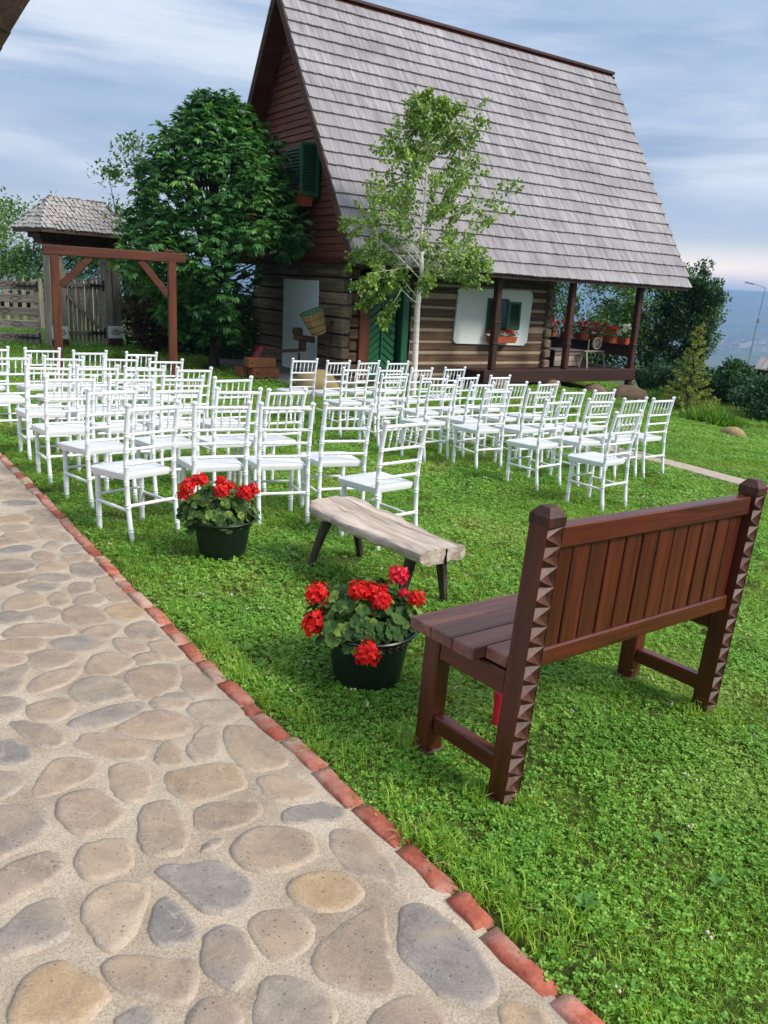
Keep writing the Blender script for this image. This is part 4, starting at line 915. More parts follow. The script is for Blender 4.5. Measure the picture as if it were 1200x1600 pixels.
# ------------------------------------------------------------------ carved garden bench
def build_bench():
    u = Vector((1.02, .83, 0)).normalized(); rz = math.atan2(u.y, u.x)
    B = thing('wooden_bench', 'dark brown varnished wooden bench with slatted back and carved zigzag posts', 'bench', (.46, 2.43, zg(.46, 2.43)), rot=(0, .036, rz))
    W = 1.27
    def carved_post(x):
        mb = MB(); w = .076; n = 29; z0, z1 = .012, 1.0; h = (z1 - z0) / n; y0, y1 = -.038, .038
        fr = -.038
        # three plain faces
        mb.add([(-w / 2, y1, z0), (w / 2, y1, z0), (w / 2, y1, z1), (-w / 2, y1, z1), (-w / 2, fr, z0), (-w / 2, fr, z1), (w / 2, fr, z0), (w / 2, fr, z1)],
               [(0, 1, 2, 3), (0, 3, 5, 4), (1, 6, 7, 2), (0, 4, 6, 1)])
        lt = MB().box((0, fr + .034, (z0 + z1) / 2), (w - .004, .01, z1 - z0))
        for k in range(n + 1):      # carved pyramids on the rear face
            sx = -w / 2 if k % 2 else w / 2; jj = R.uniform(-.004, .004); a, m_, b = z0 + (k - 1) * h, z0 + k * h, z0 + (k + 1) * h
            a = max(a, z0); b = min(b, z1); m_ = min(m_, z1 - .001)
            lt.add([(sx, fr, a), (-sx, fr, m_), (sx, fr, b), (sx * (.42 + R.uniform(-.15, .15)), fr + .018 + R.uniform(-.004, .004), m_ + jj), (sx, fr + .004, m_)], [(0, 1, 3), (1, 2, 3), (2, 4, 3), (4, 0, 3)])
        post = mb.build('carved_post', M['bench_z'], B); post.location = (x, 0, 0); post.rotation_euler = (.03, 0, 0)
        lt.build('zigzag_carving', M['bench_carved'], post)
        cap = MB(); zz = 1.0; q = .041
        cap.add([(-q, -q, zz), (q, -q, zz), (q, q, zz), (-q, q, zz), (-q, -q, zz + .03), (q, -q, zz + .03), (q, q, zz + .03), (-q, q, zz + .03), (-.02, -.02, zz + .058), (.02, -.02, zz + .058), (.02, .02, zz + .058), (-.02, .02, zz + .058)],
                [(0, 1, 5, 4), (1, 2, 6, 5), (2, 3, 7, 6), (3, 0, 4, 7), (4, 5, 9, 8), (5, 6, 10, 9), (6, 7, 11, 10), (7, 4, 8, 11), (8, 9, 10, 11), (3, 2, 1, 0)])
        cap.build('post_cap', M['bench_carved'], post)
        MB().box((0, 0, .006), (.094, .094, .035), None, .006).build('foot', M['bench_carved'], post)
    carved_post(0); carved_post(W)
    for x in (0, W):
        lg = MB().box((x, .39, .245), (.076, .08, .47), None, .008).build('front_leg', M['bench_z'], B)
        MB().box((x, .39, .006), (.096, .1, .035), None, .006).build('foot', M['bench_carved'], lg)
        MB().box((x, .19, .135), (.05, .32, .066), None, .006).build('stretcher', M['bench_y'], B)
        MB().box((x, .19, .435), (.06, .32, .085), None, .006).build('side_apron', M['bench_y'], B)
    MB().box((W / 2, .40, .435), (W - .1, .03, .09), None, .006).build('front_apron', M['bench_x'], B)
    y = .04
    for k, wd in enumerate((.1, .105, .11, .115)):
        MB().box((W / 2, y + wd / 2, .505), (W + .16 - (.12 if k == 0 else 0), wd - .003, .045), None, .004).build('seat_plank', M['bench_seat'], B); y += wd
    MB().box((W / 2, -.028, .955), (W - .09, .055, .075), None, .006).build('top_rail', M['bench_x'], B)
    MB().box((W / 2, -.01, .535), (W - .09, .055, .065), None, .006).build('bottom_rail', M['bench_x'], B)
    n = 12; x0, x1 = .047, W - .047; s = (x1 - x0) / n
    for k in range(n):
        o = MB().box((0, 0, 0), (s - .011, .022, .36), None, .003).build('back_slat', M['bench_z'], B); o.location = (x0 + s * (k + .5), -.02 + R.uniform(-.002, .002), .743); o.rotation_euler = (.02, 0, R.uniform(-.02, .02))
    return B
build_bench()
def build_candle():
    x, y = .505, 2.94
    t = thing('red_jar', 'slim red jar with a pink cap in the grass behind the near bench post', 'jar', (x, y, zg(x, y)))
    MB().lathe([(.020, 0), (.023, .02), (.023, .12), (.026, .16), (.025, .17)], 14).build('body', M['petal_crimson'], t, True)
    MB().lathe([(.025, .17), (.026, .185), (.016, .205), (.004, .21)], 14).build('cap', M['petal_pink'], t, True)
build_candle()
# ------------------------------------------------------------------ rustic log bench
def build_log_bench():
    a = Vector((-.36, 5.10, 0)); b = Vector((.33, 4.15, 0)); d = (b - a).normalized(); L_ = (b - a).length
    t = thing('log_bench', 'low rustic bench of a bleached split log on four splayed legs', 'bench', (a.x, a.y, zg(a.x, a.y)), math.atan2(d.y, d.x))
    mb = MB(); n = 60; prof = 36; vs = []
    for i in range(n + 1):
        u = i / n; x = u * L_
        w = .178 + .022 * math.sin(u * 5.1) + .026 * noise.noise(Vector((u * 6, 1, 0))); sh = .03 * noise.noise(Vector((u * 3, 7, 0))); th = .072 + .014 * noise.noise(Vector((u * 7, 3, 0)))
        if u < .06: w *= .8 + 3 * u; 
        for k in range(prof):
            an = 2 * PI * k / prof; cx, cz = math.cos(an), math.sin(an)
            py = sh + w * math.copysign(abs(cx) ** .55, cx); pz = .395 + (th * .42 if cz > 0 else th * .75) * math.copysign(abs(cz) ** .6, cz)
            q = Vector((x * 4, py * 22, pz * 22)); g = .013 * noise.noise(q) + .008 * noise.noise(q * 2.3)
            gr = noise.noise(Vector((x * 2.2 + .4 * py, py * 38 + 1.5 * math.sin(x * 3), 3.0))); g -= .02 * max(0, gr - .25) if abs(pz - .395) > .005 else 0
            g2 = noise.noise(Vector((x * 5, pz * 50, 8.0))) * .008; py += g2 if abs(cx) > .7 else 0
            vs.append((x + (.02 * noise.noise(Vector((py * 20, pz * 20, u * 2))) if i in (0, n) else 0), py, pz + g - .012 * math.sin(u * PI)))
    fs = []
    for i in range(n):
        for k in range(prof): fs.append((i * prof + k, i * prof + (k + 1) % prof, (i + 1) * prof + (k + 1) % prof, (i + 1) * prof + k))
    fs.append(tuple(range(prof))[::-1]); fs.append(tuple(n * prof + k for k in range(prof))); mb.v = vs; mb.f = fs
    slab = mb.build('slab', M['slab'], t, True)
    for pts, wd in (([(L_ + .004, .02, .42), (L_ + .006, .015, .38), (L_ + .004, .02, .33)], .006),):
        MB().tube(pts, wd, 5).build('crack', M['dark_void'], slab)
    inv = Matrix.Rotation(-math.atan2(d.y, d.x), 3, 'Z')
    for (fx, fy), (tx, ty) in (((-.46, 4.90), (.16, -.08)), ((-.14, 5.24), (.16, .08)), ((.38, 4.43), (L_ - .13, .09)), ((.10, 4.18), (L_ - .16, -.08))):
        q = inv @ (Vector((fx, fy, 0)) - a); zf = zg(fx, fy) - zg(a.x, a.y)
        MB().tube([(q.x, q.y, zf - .02), (q.x * .5 + tx * .5, q.y * .5 + ty * .5, .19), (tx, ty, .37)], [.022, .03, .036], 7).build('leg', M['slab_leg'], t, True)
build_log_bench()
# ------------------------------------------------------------------ geranium pots
def build_pot(pos, s, label, seed, heads, wreath, dark):
    rr = random.Random(seed); x, y = pos
    t = thing('geranium_pot', label, 'flower pot', (x, y, zg(x, y)), 0, 'red geraniums in pots on the lawn')
    H_ = .235 * s
    prof = [(.125 * s, 0), (.128 * s, .008), (.158 * s, H_ * .78), (.164 * s, H_ * .8), (.172 * s, H_ * .93), (.184 * s, H_ * .95), (.188 * s, H_ * .98), (.184 * s, H_), (.17 * s, H_ * .99), (.165 * s, H_ * .9), (.05, H_ * .88)]
    pot = MB().lathe(prof, 40).build('pot', M['pot'], t, True)
    if wreath:
        wr = MB()
        for k in range(34):
            a = 2 * PI * k / 34
            for sg in (-1, 1):
                r_ = .1685 * s; z = H_ * .865; p = Vector((r_ * math.cos(a), r_ * math.sin(a), z)); d = Vector((-math.sin(a), math.cos(a), sg * .6)).normalized(); leaf_quad(wr, p, d, Vector((math.cos(a), math.sin(a), 0)), .034, .014, .3)
        wr.build('leaf_wreath', M['pot_relief'], pot, fix=False)
    MB().lathe([(.001, H_ * .9), (.165 * s, H_ * .89)], 24, cap=False).build('soil', M['soil'], t)
    lf = MB(); st = MB()
    for i in range(360):
        a = rr.uniform(0, 2 * PI); q = math.sqrt(rr.random()) * .225 * s; top = .17 * s * (1 - (q / (.26 * s)) ** 2) + .015
        p = Vector((q * math.cos(a), q * math.sin(a) , H_ + rr.uniform(-.03, 1) * top))
        if q > .17 * s and rr.random() < .4: p.z -= rr.uniform(0, .06)
        nn = Vector((math.cos(a) * q * 5 + rr.uniform(-.5, .5), math.sin(a) * q * 5 + rr.uniform(-.5, .5), .9 + rr.uniform(-.2, .3)))
        p += Vector((-.035, .045, 0)); round_leaf(lf, p, nn, rr.uniform(.016, .036) * s, rr)
        if i % 3 == 0: st.tube([(p.x * .3, p.y * .3, H_ * .88), (p.x * .7, p.y * .7, H_ * .9 + (p.z - H_ * .9) * .6), p], .003, 5)
    lf.build('foliage', M['geranium'], t, fix=False); 
    for (hx, hy, hz, r_, m_) in heads:
        mb = MB(); bloom(mb, (hx, hy, hz), r_, rr, 34); bloom(mb, (hx, hy, hz - .005), r_ * .7, rr, 18)
        fh = mb.build('flower_head', M[m_], t, fix=False)
        MB().tube([(hx * .2, hy * .2, H_ * .88), (hx * .75, hy * .75, hz * .65), (hx, hy, hz)], .0035, 5).build('flower_stalk', M['stem'], fh)
    st.build('stem', M['stem'], t)
# coordinates of heads: x right, y away, z up in pot space
build_pot((-1.03, 4.99), 1.12, 'green plastic pot of red geraniums on the grass beside the white chairs', 31,
          [(-.21, -.03, .46, .048, 'petal'), (-.15, .02, .49, .05, 'petal'), (-.245, -.02, .40, .038, 'petal'), (.0, -.03, .44, .045, 'petal'), (-.02, .05, .485, .035, 'petal'), (.045, .0, .47, .03, 'petal'), (.155, -.05, .44, .05, 'petal'), (.19, .0, .455, .04, 'petal')], False, True)
build_pot((-.035, 3.31), 1.13, 'dark green pot with a leaf wreath band and red geraniums beside the brown bench', 32,
          [(-.235, .02, .385, .05, 'petal'), (-.235, -.06, .275, .055, 'petal'), (-.05, -.04, .435, .044, 'petal'), (-.0, -.03, .43, .042, 'petal'), (.045, -.09, .415, .044, 'petal'), (.05, .02, .43, .022, 'petal'), (.0, -.26, .25, .05, 'petal'), (.115, .03, .49, .042, 'petal_crimson'), (.195, .0, .40, .036, 'petal'), (.14, .02, .415, .02, 'petal_crimson')], True, True)
# ------------------------------------------------------------------ white chairs
def ringed(mb, path, r, marks, n=9, ring=1.22):
    """turned bamboo-look rod: radius swells to a pair of rings at the marks (fractions of the length)"""
    path = [Vector(p) for p in path]; seg = [0]
    for a, b in zip(path, path[1:]): seg.append(seg[-1] + (b - a).length)
    T = seg[-1]
    def at(s):
        for i in range(len(path) - 1):
            if s <= seg[i + 1] + 1e-9: 
                f = (s - seg[i]) / (seg[i + 1] - seg[i]); return path[i].lerp(path[i + 1], max(0, min(1, f)))
        return path[-1]
    ss = {0.0: r, T: r}
    for q in seg[1:-1]: ss[q] = r
    for m_ in marks:
        c = m_ * T
        for o, k in ((-.016, 1), (-.009, ring), (-.003, 1.0), (.003, 1.0), (.009, ring), (.016, 1)): ss[min(T, max(0, c + o))] = r * k
    ks = sorted(ss); mb.tube([at(k) for k in ks], [ss[k] for k in ks], n); return mb
def build_chair(name):
    C = link(name, None)
    def post(sg):
        pth = [(sg * .188, -.045, -.012), (sg * .19, -.015, .2), (sg * .19, .0, .42), (sg * .19, -.002, .55), (sg * .193, -.02, .74), (sg * .196, -.05, .90)]
        mb = MB(); ringed(mb, pth, .0165, (.09, .27, .44, .57, .68, .80), 10); mb.lathe([(.0165, 0), (.021, .006), (.0215, .016), (.013, .026), (.002, .029)], 10, (sg * .196, -.051, .898)); return mb
    for sg in (-1, 1): post(sg).build('back_post', M['white'], C, True)
    def rail(z, y, r, w=.194, marks=(.16, .33, .5, .67, .84)):
        mb = MB(); ringed(mb, [(-w, y, z), (w, y, z)], r, marks, 8, 1.3); return mb
    rail(.876, -.046, .0125).build('top_rail', M['white'], C, True)
    for z, y in ((.715, -.018), (.615, -.008), (.515, -.002)): rail(z, y, .010).build('cross_rail', M['white'], C, True)
    sp = MB(); ringed(sp, [(0, 0, 0), (0, -.028, .161)], .0062, (.5,), 7, 1.7); me = sp.mesh('spindle', M['white'], True)
    for k in range(5): link('spindle', me, C, ((k - 2) * .064, -.018, .715))
    # seat: rounded trapezoid with a thin drooping rim
    n = 7; out = []
    for cx, cy, a0 in ((.165, .375, 0), (-.165, .375, 90), (-.165, .035, 180), (.165, .035, 270)):
        rad = .035 if cy > .1 else .02
        for q in range(n): a = math.radians(a0 + 90 * q / (n - 1)); out.append((cx * (1.08 if cy > .1 else 1) + rad * math.cos(a), cy + rad * math.sin(a)))
    m_ = len(out); cx, cy = 0, .2
    def ring(f, z, front=0): return [(cx + (x - cx) * f, cy + (y - cy) * f, z + front * max(0, (y - .25)) * -1) for x, y in out]
    sk = [(x * .96, cy + (y - cy) * .96, .405 + .03 * (1 - min(1, abs(abs(x) - .19) / .19)) * -1 + .02) for x, y in out]
    vs = ring(.96, .425) + [(x, y, z - .012) for x, y, z in sk] 
    mb = MB(); vs = [(x * .95, cy + (y - cy) * .95, .425 - .028 * (abs(x) / .2) ** 2 if True else 0) for x, y in out] + ring(1.0, .432) + ring(1.0, .444) + ring(.93, .452) + ring(.6, .447) + [(cx, cy, .443)]
    fs = []
    for r_ in range(4):
        for i in range(m_): fs.append((r_ * m_ + i, r_ * m_ + (i + 1) % m_, (r_ + 1) * m_ + (i + 1) % m_, (r_ + 1) * m_ + i))
    for i in range(m_): fs.append((4 * m_ + i, 4 * m_ + (i + 1) % m_, 5 * m_))
    fs.append(tuple(range(m_))[::-1]); mb.v = vs; mb.f = fs; mb.build('seat', M['white'], C, True)
    fl = MB(); ringed(fl, [(0, 0, -.012), (0, 0, .2), (0, 0, .42)], .0185, (.28, .62, .9), 10, 1.16); me = fl.mesh('front_leg', M['white'], True)
    for sg in (-1, 1):
        o = link('front_leg', me, C, (sg * .175, .36, 0)); 
    st = MB(); ringed(st, [(0, 0, 0), (0, .37, .012)], .011, (.5,), 8, 1.2); me = st.mesh('stretcher', M['white'], True)
    for sg in (-1, 1): link('stretcher', me, C, (sg * .184, -.012, .2))
    mb = MB(); ringed(mb, [(-.185, -.012, .235), (.185, -.012, .235)], .0115, (.5,), 8, 1.2); mb.build('stretcher', M['white'], C, True)
    mb = MB(); ringed(mb, [(-.175, .36, .25), (.175, .36, .25)], .010, (.5,), 8, 1.2); mb.build('stretcher', M['white'], C, True)
    return C
def copy_tree(o, parent=None):
    c = o.copy(); COL.objects.link(c); c.parent = parent
    for ch in o.children: copy_tree(ch, c)
    return c
def place_chairs():
    rown = {'A': 'rearmost', 'B': 'second', 'C': 'third', 'D': 'fourth', 'E': 'fifth', 'F': 'front', 'w': 'rearmost', 'v': 'second', 'u': 'third', 't': 'fourth', 's': 'fifth', 'r': 'front'}
    seat = ['first', 'second', 'third', 'fourth']; first = True; rr = random.Random(4)
    proto = build_chair('white_chair')
    for k, i, x, y, yaw in CHAIRS:
        c = proto if first else copy_tree(proto); first = False
        left = k in 'ABCDEF'; r_ = rown[k]; rn = r_ + (' row' if r_ in ('rearmost', 'front') else ' row from the back')
        if i == 4: lab = 'white spindle-back chair standing alone behind the left block, beside the log bench' if left else 'white spindle-back chair standing alone behind the right block of chairs'
        elif left: lab = 'white spindle-back chair, left block, %s, %s seat from the stone path' % (rn, seat[i])
        else: lab = 'white spindle-back chair, right block, %s, %s seat from the aisle' % (rn, seat[i])
        tag(c, lab, 'chair', 'white chairs left of the aisle' if left else 'white chairs right of the aisle')
        a = math.radians(yaw); f = Vector((-math.sin(a), math.cos(a)))
        px, py = x + f.x * .035, y + f.y * .035
        # each chair stands on the gently sloping lawn
        e = .2; gx = (zg(px + e, py) - zg(px - e, py)) / (2 * e); gy = (zg(px, py + e) - zg(px, py - e)) / (2 * e)
        u = Vector((math.cos(a), math.sin(a))); sr = gx * u.x + gy * u.y; sf = gx * f.x + gy * f.y
        c.location = (px, py, zg(px, py) + .004); c.rotation_euler = (math.atan(sf) * .6 + rr.uniform(-.016, .016), -math.atan(sr) * .6 + rr.uniform(-.016, .016), a)
place_chairs()
# ------------------------------------------------------------------ flower boxes and things on and round the cabin
def flower_box(name, label, loc, rz, w, d, h, mats, seed, nflow, cat='flower box', group=None, spread=1.0, box='terracotta', leafn=60):
    rr = random.Random(seed); t = thing(name, label, cat, loc, rz, group)
    mb = MB(); a, b = w / 2, d / 2; k = .88
    vs = [(-a * k, -b * k, 0), (a * k, -b * k, 0), (a * k, b * k, 0), (-a * k, b * k, 0), (-a, -b, h), (a, -b, h), (a, b, h), (-a, b, h), (-a + .015, -b + .015, h), (a - .015, -b + .015, h), (a - .015, b - .015, h), (-a + .015, b - .015, h), (-a + .015, -b + .015, h - .03), (a - .015, -b + .015, h - .03), (a - .015, b - .015, h - .03), (-a + .015, b - .015, h - .03)]
    fs = [(3, 2, 1, 0)] + [(i, (i + 1) % 4, 4 + (i + 1) % 4, 4 + i) for i in range(4)] + [(4 + i, 4 + (i + 1) % 4, 8 + (i + 1) % 4, 8 + i) for i in range(4)] + [(8 + i, 8 + (i + 1) % 4, 12 + (i + 1) % 4, 12 + i) for i in range(4)] + [(12, 13, 14, 15)]
    mb.add(vs, fs); mb.build('box' if w > .35 else 'pot', M[box], t)
    lf = MB()
    for i in range(leafn):
        p = Vector((rr.uniform(-a, a) * 1.05, rr.uniform(-b, b) * 1.3, h + rr.uniform(-.02, .13 * spread))); round_leaf(lf, p, Vector((rr.uniform(-.6, .6), rr.uniform(-.9, .4), .8)), rr.uniform(.025, .04), rr, 6)
    lf.build('foliage', M['geranium'], t, fix=False)
    for i in range(nflow):
        p = Vector((rr.uniform(-a, a), rr.uniform(-b, b) * 1.35, h + rr.uniform(.04, .2) * spread)); mb = MB(); bloom(mb, p, rr.uniform(.04, .062), rr, 14); mb.build('flower_head', M[mats[i % len(mats)]], t, fix=False)
flower_box('window_box', 'brown wooden flower box with red geraniums under the gable window', tuple(hw(-.42, 1.2, 3.52)), HROT - PI / 2, .66, .26, .2, ['petal', 'petal_crimson'], 41, 5)
flower_box('window_box', 'terracotta flower box with red geraniums under the shuttered window on the plaster', tuple(hw(4.22, -.26, .88)), HROT, .78, .24, .15, ['petal', 'petal'], 42, 9)
def porch_things():
    rr = random.Random(50)
    rows = [(-.62, 'petal_white', 'terracotta pot of white flowers at the outer end of the porch shelf'), (-.15, 'petal', 'terracotta pot of red flowers next to the white ones on the porch shelf'), (.35, 'petal_pink', 'third flower pot from the porch corner, pink blooms'), (.85, 'petal_crimson', 'fourth flower pot from the porch corner, crimson blooms'),
            (1.4, 'petal_pink', 'fifth flower pot from the porch corner, pink blooms beside the middle of the shelf'), (2.0, 'petal_crimson', 'sixth flower pot from the porch corner, dark crimson blooms'), (2.6, 'petal_pink', 'large pale pink geranium pot on the porch shelf behind the middle post'), (3.5, 'petal_pink', 'pink flower pot at the far end of the porch shelf near the log wall')]
    for i, (y, m_, lab) in enumerate(rows):
        flower_box('porch_flower_pot', lab, tuple(hw(8.08, y, .91)), HROT + rr.uniform(-.3, .3), .26, .26, .17, [m_], 60 + i, 14, 'flower pot', 'flower pots on the porch shelf', 1.5, 'terracotta', 70)
    p = hw(6.75, .3, .27); t = thing('wooden_chest', 'weathered grey wooden chest on the porch floor behind the sill', 'chest', tuple(p), HROT)
    for k in range(3): MB().box((0, -.3, .09 + k * .13), (.95, .03, .122), None, .006).build('board', M['grey_x'], t)
    MB().box((0, .02, .2), (.9, .58, .36)).build('body', M['dark_x'], t); MB().box((0, 0, .42), (1.02, .7, .04), None, .008).build('lid', M['grey_x'], t)
    p = hw(5.35 + .9, 1.9, .27); t = thing('low_table', 'low wooden table standing in the porch shade behind the chest', 'table', tuple(p), HROT)
    MB().box((0, 0, .5), (.8, .6, .04), None, .008).build('top', M['dark_x'], t)
    for a in (-.34, .34):
        for b in (-.24, .24): MB().box((a, b, .24), (.05, .05, .48)).build('leg', M['grey_z'], t)
    p = hw(7.45, -.2, .27); t = thing('spinning_wheel', 'small wooden spinning wheel on a stand at the porch corner', 'spinning wheel', tuple(p), HROT)
    MB().box((0, 0, .42), (.75, .12, .04), None, .006).build('bed', M['grey_x'], t)
    for a, b in ((-.3, -.05), (-.3, .05), (.3, -.05), (.3, .05)): MB().bar((a * 1.1, b * 3, 0), (a, b, .42), .035, .035).build('leg', M['grey_z'], t)
    wl = MB(); 
    prof = [(.13, -.03), (.15, -.03), (.15, .03), (.13, .03)]
    for k in range(24):
        a = 2 * PI * k / 24
        for r_, z in prof: wl.v.append((.1 + r_ * math.cos(a), z, .62 + r_ * math.sin(a)))
    for k in range(24):
        for j in range(4): wl.f.append((k * 4 + j, k * 4 + (j + 1) % 4, ((k + 1) % 24) * 4 + (j + 1) % 4, ((k + 1) % 24) * 4 + j))
    w = wl.build('wheel', M['slab'], t); 
    for k in range(6): a = PI * k / 6; MB().bar((.1 - .13 * math.cos(a), 0, .62 - .13 * math.sin(a)), (.1 + .13 * math.cos(a), 0, .62 + .13 * math.sin(a)), .015, .015, (0, 1, 0)).build('spoke', M['grey_x'], w)
    MB().box((.1, .05, .52), (.04, .03, .2)).build('upright', M['grey_z'], t); MB().tube([(-.2, 0, .44), (-.2, 0, .72)], .014, 6).build('distaff', M['grey_z'], t)
porch_things()
def basket():
    # hangs tilted from the wall corner
    c = hw(-.42, .2, .98); t = thing('wicker_basket', 'wicker back basket with teal liner hanging tilted at the cabin corner', 'basket', tuple(c), rot=(.1, -.38, HROT - .5)); t.scale = (1.15, 1.15, 1.15)
    wv = MB(); n = 30; rows = 15; h = .42
    for j in range(rows):
        z = h * (j + .5) / rows; r_ = .125 + .085 * (j / rows); ph = j % 2; pts = []
        for k in range(n + 1):
            a = 2 * PI * k / n; q = r_ + .006 * (1 if (k + ph) % 2 else -1); pts.append((q * math.cos(a), q * math.sin(a), z))
        wv.tube(pts, h / rows * .52, 5, cap=False)
    b = wv.build('woven_side', M['basket'], t, True)
    MB().lathe([(.002, .0), (.12, .0), (.125, .02)], 24, cap=False).build('bottom', M['basket'], t)
    for z, r_ in ((.05, .138), (.16, .16), (.28, .183)):
        MB().tube([(r_ * math.cos(2 * PI * k / 30), r_ * math.sin(2 * PI * k / 30), z) for k in range(31)], .010, 6, cap=False).build('hoop', M['dark_x'], t)
    MB().lathe([(.19, .40), (.222, .405), (.228, .425), (.215, .44), (.2, .43), (.19, .33), (.02, .28)], 28, cap=False).build('liner', M['teal'], t, True)
    MB().tube([(.2, 0, .42), (.26, 0, .55), (.2, .04, .62)], .008, 5).build('strap', M['dark_x'], t)
    a = hw(-.2, .24, 0.02); t2 = thing('wooden_staff', 'thin reddish wooden staff leaning on the cabin corner beside the basket', 'staff', tuple(a), HROT)
    MB().tube([(0, 0, -.05), (.02, -.01, .6), (.08, -.02, 1.05), (.1, .02, 1.2)], [.018, .017, .016, .012], 7).build('shaft', M['arbor_z'], t2, True); MB().box((.1, 0, 1.2), (.04, .1, .06), None, .01).build('grip', M['dark_x'], t2)
basket()
def yard_things():
    def on(x, y): p = hw(x, y); return (p.x, p.y, zg(p.x, p.y))
    # stone strip at the foot of the gable
    mb = MB(); pts = [(-1.55, -1.2), (-1.5, 4.6), (0.0, 4.6), (0, -.3)]
    sl = MB().box((-.75, 1.9, .02), (1.5, 5.2, .1), None, .02); o = sl.build('stone_apron', M['stonestep']); o.location = HO; o.rotation_euler = (0, 0, HROT); struct(o)
    rr = random.Random(77)
    o = link('boulder', rockmesh('boulder', M['boulder'], (.42, .36, .3), 3.0), None, (-1.42, 15.75, zg(-1.42, 15.75) + .10)); tag(o, 'big rounded beige boulder on the grass below the hanging basket', 'boulder')
    p = (5.75, 20.0); o = link('boulder', rockmesh('boulder', M['rock'], (.46, .4, .26), 8.0), None, (p[0], p[1], zg(*p) + .10)); tag(o, 'flat brown boulder carrying the right corner of the porch', 'boulder')
    for i, (x, s, lab) in enumerate(((3.5, .3, 'dark foundation stone under the left end of the porch sill'), (5.2, .28, 'foundation stone under the middle of the porch sill'), (6.8, .32, 'foundation stone between middle and right porch posts'))):
        q = hw(x, -.98); o = link('foundation_stone', rockmesh('foundation_stone', M['rock'], (s, s * .8, .22), 11.0 + i), None, (q.x, q.y, zg(q.x, q.y) + .02)); tag(o, lab, 'stone', 'stones under the porch')
    p = (6.62, 15.6); o = link('boulder', rockmesh('boulder', M['boulder'], (.24, .2, .16), 15.0), None, (p[0], p[1], zg(*p) + .04)); tag(o, 'small pale rock in the lawn beside the bright grass clump', 'rock')
    # clay blocks
    for i, (dx, dz, rz, lab) in enumerate(((0, .0, .15, 'lower brown hollow clay block by the gable wall'), (-.08, .2, .05, 'upper brown hollow clay block of the small stack by the gable'), (-.42, 0.0, .3, 'clay block lying left of the small stack by the gable'))):
        t = thing('clay_block', lab, 'block', tuple(Vector((-2.62 + dx, 16.75, zg(-2.6, 16.7) + .05 + dz))), .5 + rz, 'clay blocks by the gable')
        mb = MB().box((0, 0, .095), (.6 if i < 2 else .24, .26, .19), None, .012); mb.build('body', M['cardboard'], t); MB().box((-.22 if i < 2 else 0, -.1305, .1), (.05, .004, .035)).build('stamp', M['dark_x'], t)
    t = thing('red_canister', 'dark red cylinder leaning against the gable wall under the chestnut', 'canister', (-3.05, 17.35, zg(-3, 17.3) + .05), rot=(-.25, .45, 0))
    MB().lathe([(.02, 0), (.1, .01), (.11, .05), (.11, .58), (.09, .63), (.03, .66)], 16).build('body', M['red_paint'], t, True); MB().lathe([(.03, .66), (.03, .7), (.01, .71)], 8).build('neck', M['iron'], t, True)
    # shaving horse
    q = Vector((-2.2, 17.55, zg(-2.2, 17.5) + .07)); t = thing('shaving_horse', 'old dark wooden shaving horse standing before the white panel', 'workbench', tuple(q), .15)
    MB().bar((-.75, 0, .42), (.35, 0, .52), .14, .06, (0, 0, 1), .01).build('bed', M['dark_x'], t)
    for a, b in ((-.6, -.14), (-.6, .14), (.2, -.16), (.2, .16)): MB().bar((a, b, 0), (a, b * .4, .44), .05, .05).build('leg', M['dark_z'], t)
    MB().box((.27, 0, .62), (.16, .2, .2), None, .03).build('head_block', M['dark_z'], t); MB().box((.3, 0, .76), (.46, .17, .13), Euler((0, .12, 0)).to_matrix(), .04).build('head', M['dark_x'], t); MB().box((.16, 0, .9), (.22, .16, .16), None, .05).build('knob', M['dark_x'], t)
yard_things()
# ------------------------------------------------------------------ arbor, gate and fences
def build_arbor():
    a = Vector((-5.85, 14.4)); b = Vector((-4.06, 15.2)); d = b - a; w = d.length; z0 = zg(*a)
    t = thing('wedding_arbor', 'reddish brown timber arbor of two posts, crossbeam and corner braces', 'arbor', (a.x, a.y, z0), math.atan2(d.y, d.x)); zr = zg(*b) - z0
    MB().box((0, 0, 1.05), (.14, .14, 2.16), None, .012).build('post', M['arbor_z'], t); MB().box((w, 0, 1.05 + zr / 2), (.14, .14, 2.2 - zr), None, .012).build('post', M['arbor_z'], t)
    MB().box((w / 2 + .03, 0, 2.2), (w + .42, .14, .165), None, .012).build('crossbeam', M['arbor_x'], t)
    MB().bar((.08, 0, 1.62), (.58, 0, 2.12), .1, .12, (0, 0, 1), .01).build('brace', M['arbor_x'], t); MB().bar((w - .08, 0, 1.55), (w - .55, 0, 2.12), .1, .12, (0, 0, 1), .01).build('brace', M['arbor_x'], t)
    MB().box((w - .05, 0, 2.31), (.16, .12, .05), None, .01).build('peg', M['arbor_x'], t)
build_arbor()
def spiral(mb, c, r, turns, n, w, Mx, sg=1):
    mb.tube([c + Mx @ Vector((sg * r * (1 - .75 * k / n) * math.cos(turns * 2 * PI * k / n), 0, r * (1 - .75 * k / n) * math.sin(turns * 2 * PI * k / n))) for k in range(n + 1)], w, 5)
def hinge(parent, a, d, l, nm='iron_hinge'):
    mb = MB(); a = Vector(a); d = Vector(d).normalized(); up = Vector((0, 0, 1)); b = a + d * l
    mb.bar(a, b, .012, .045, up)
    for f, s in ((.25, .05), (.5, .06), (.75, .05)):
        for sg in (-1, 1): mb.tube([a + d * l * f, a + d * (l * f + s) + up * sg * s, a + d * (l * f + s * .2) + up * sg * s * 1.3], .012, 5)
    mb.tube([b - up * .06, b + d * .1, b + up * .06], .012, 5)
    mb.box(a, (.03, .03, .26)); return mb.build(nm, M['iron'], parent)
GA = Vector((-8.2, 20.1)); GB = Vector((-7.26, 21.3))
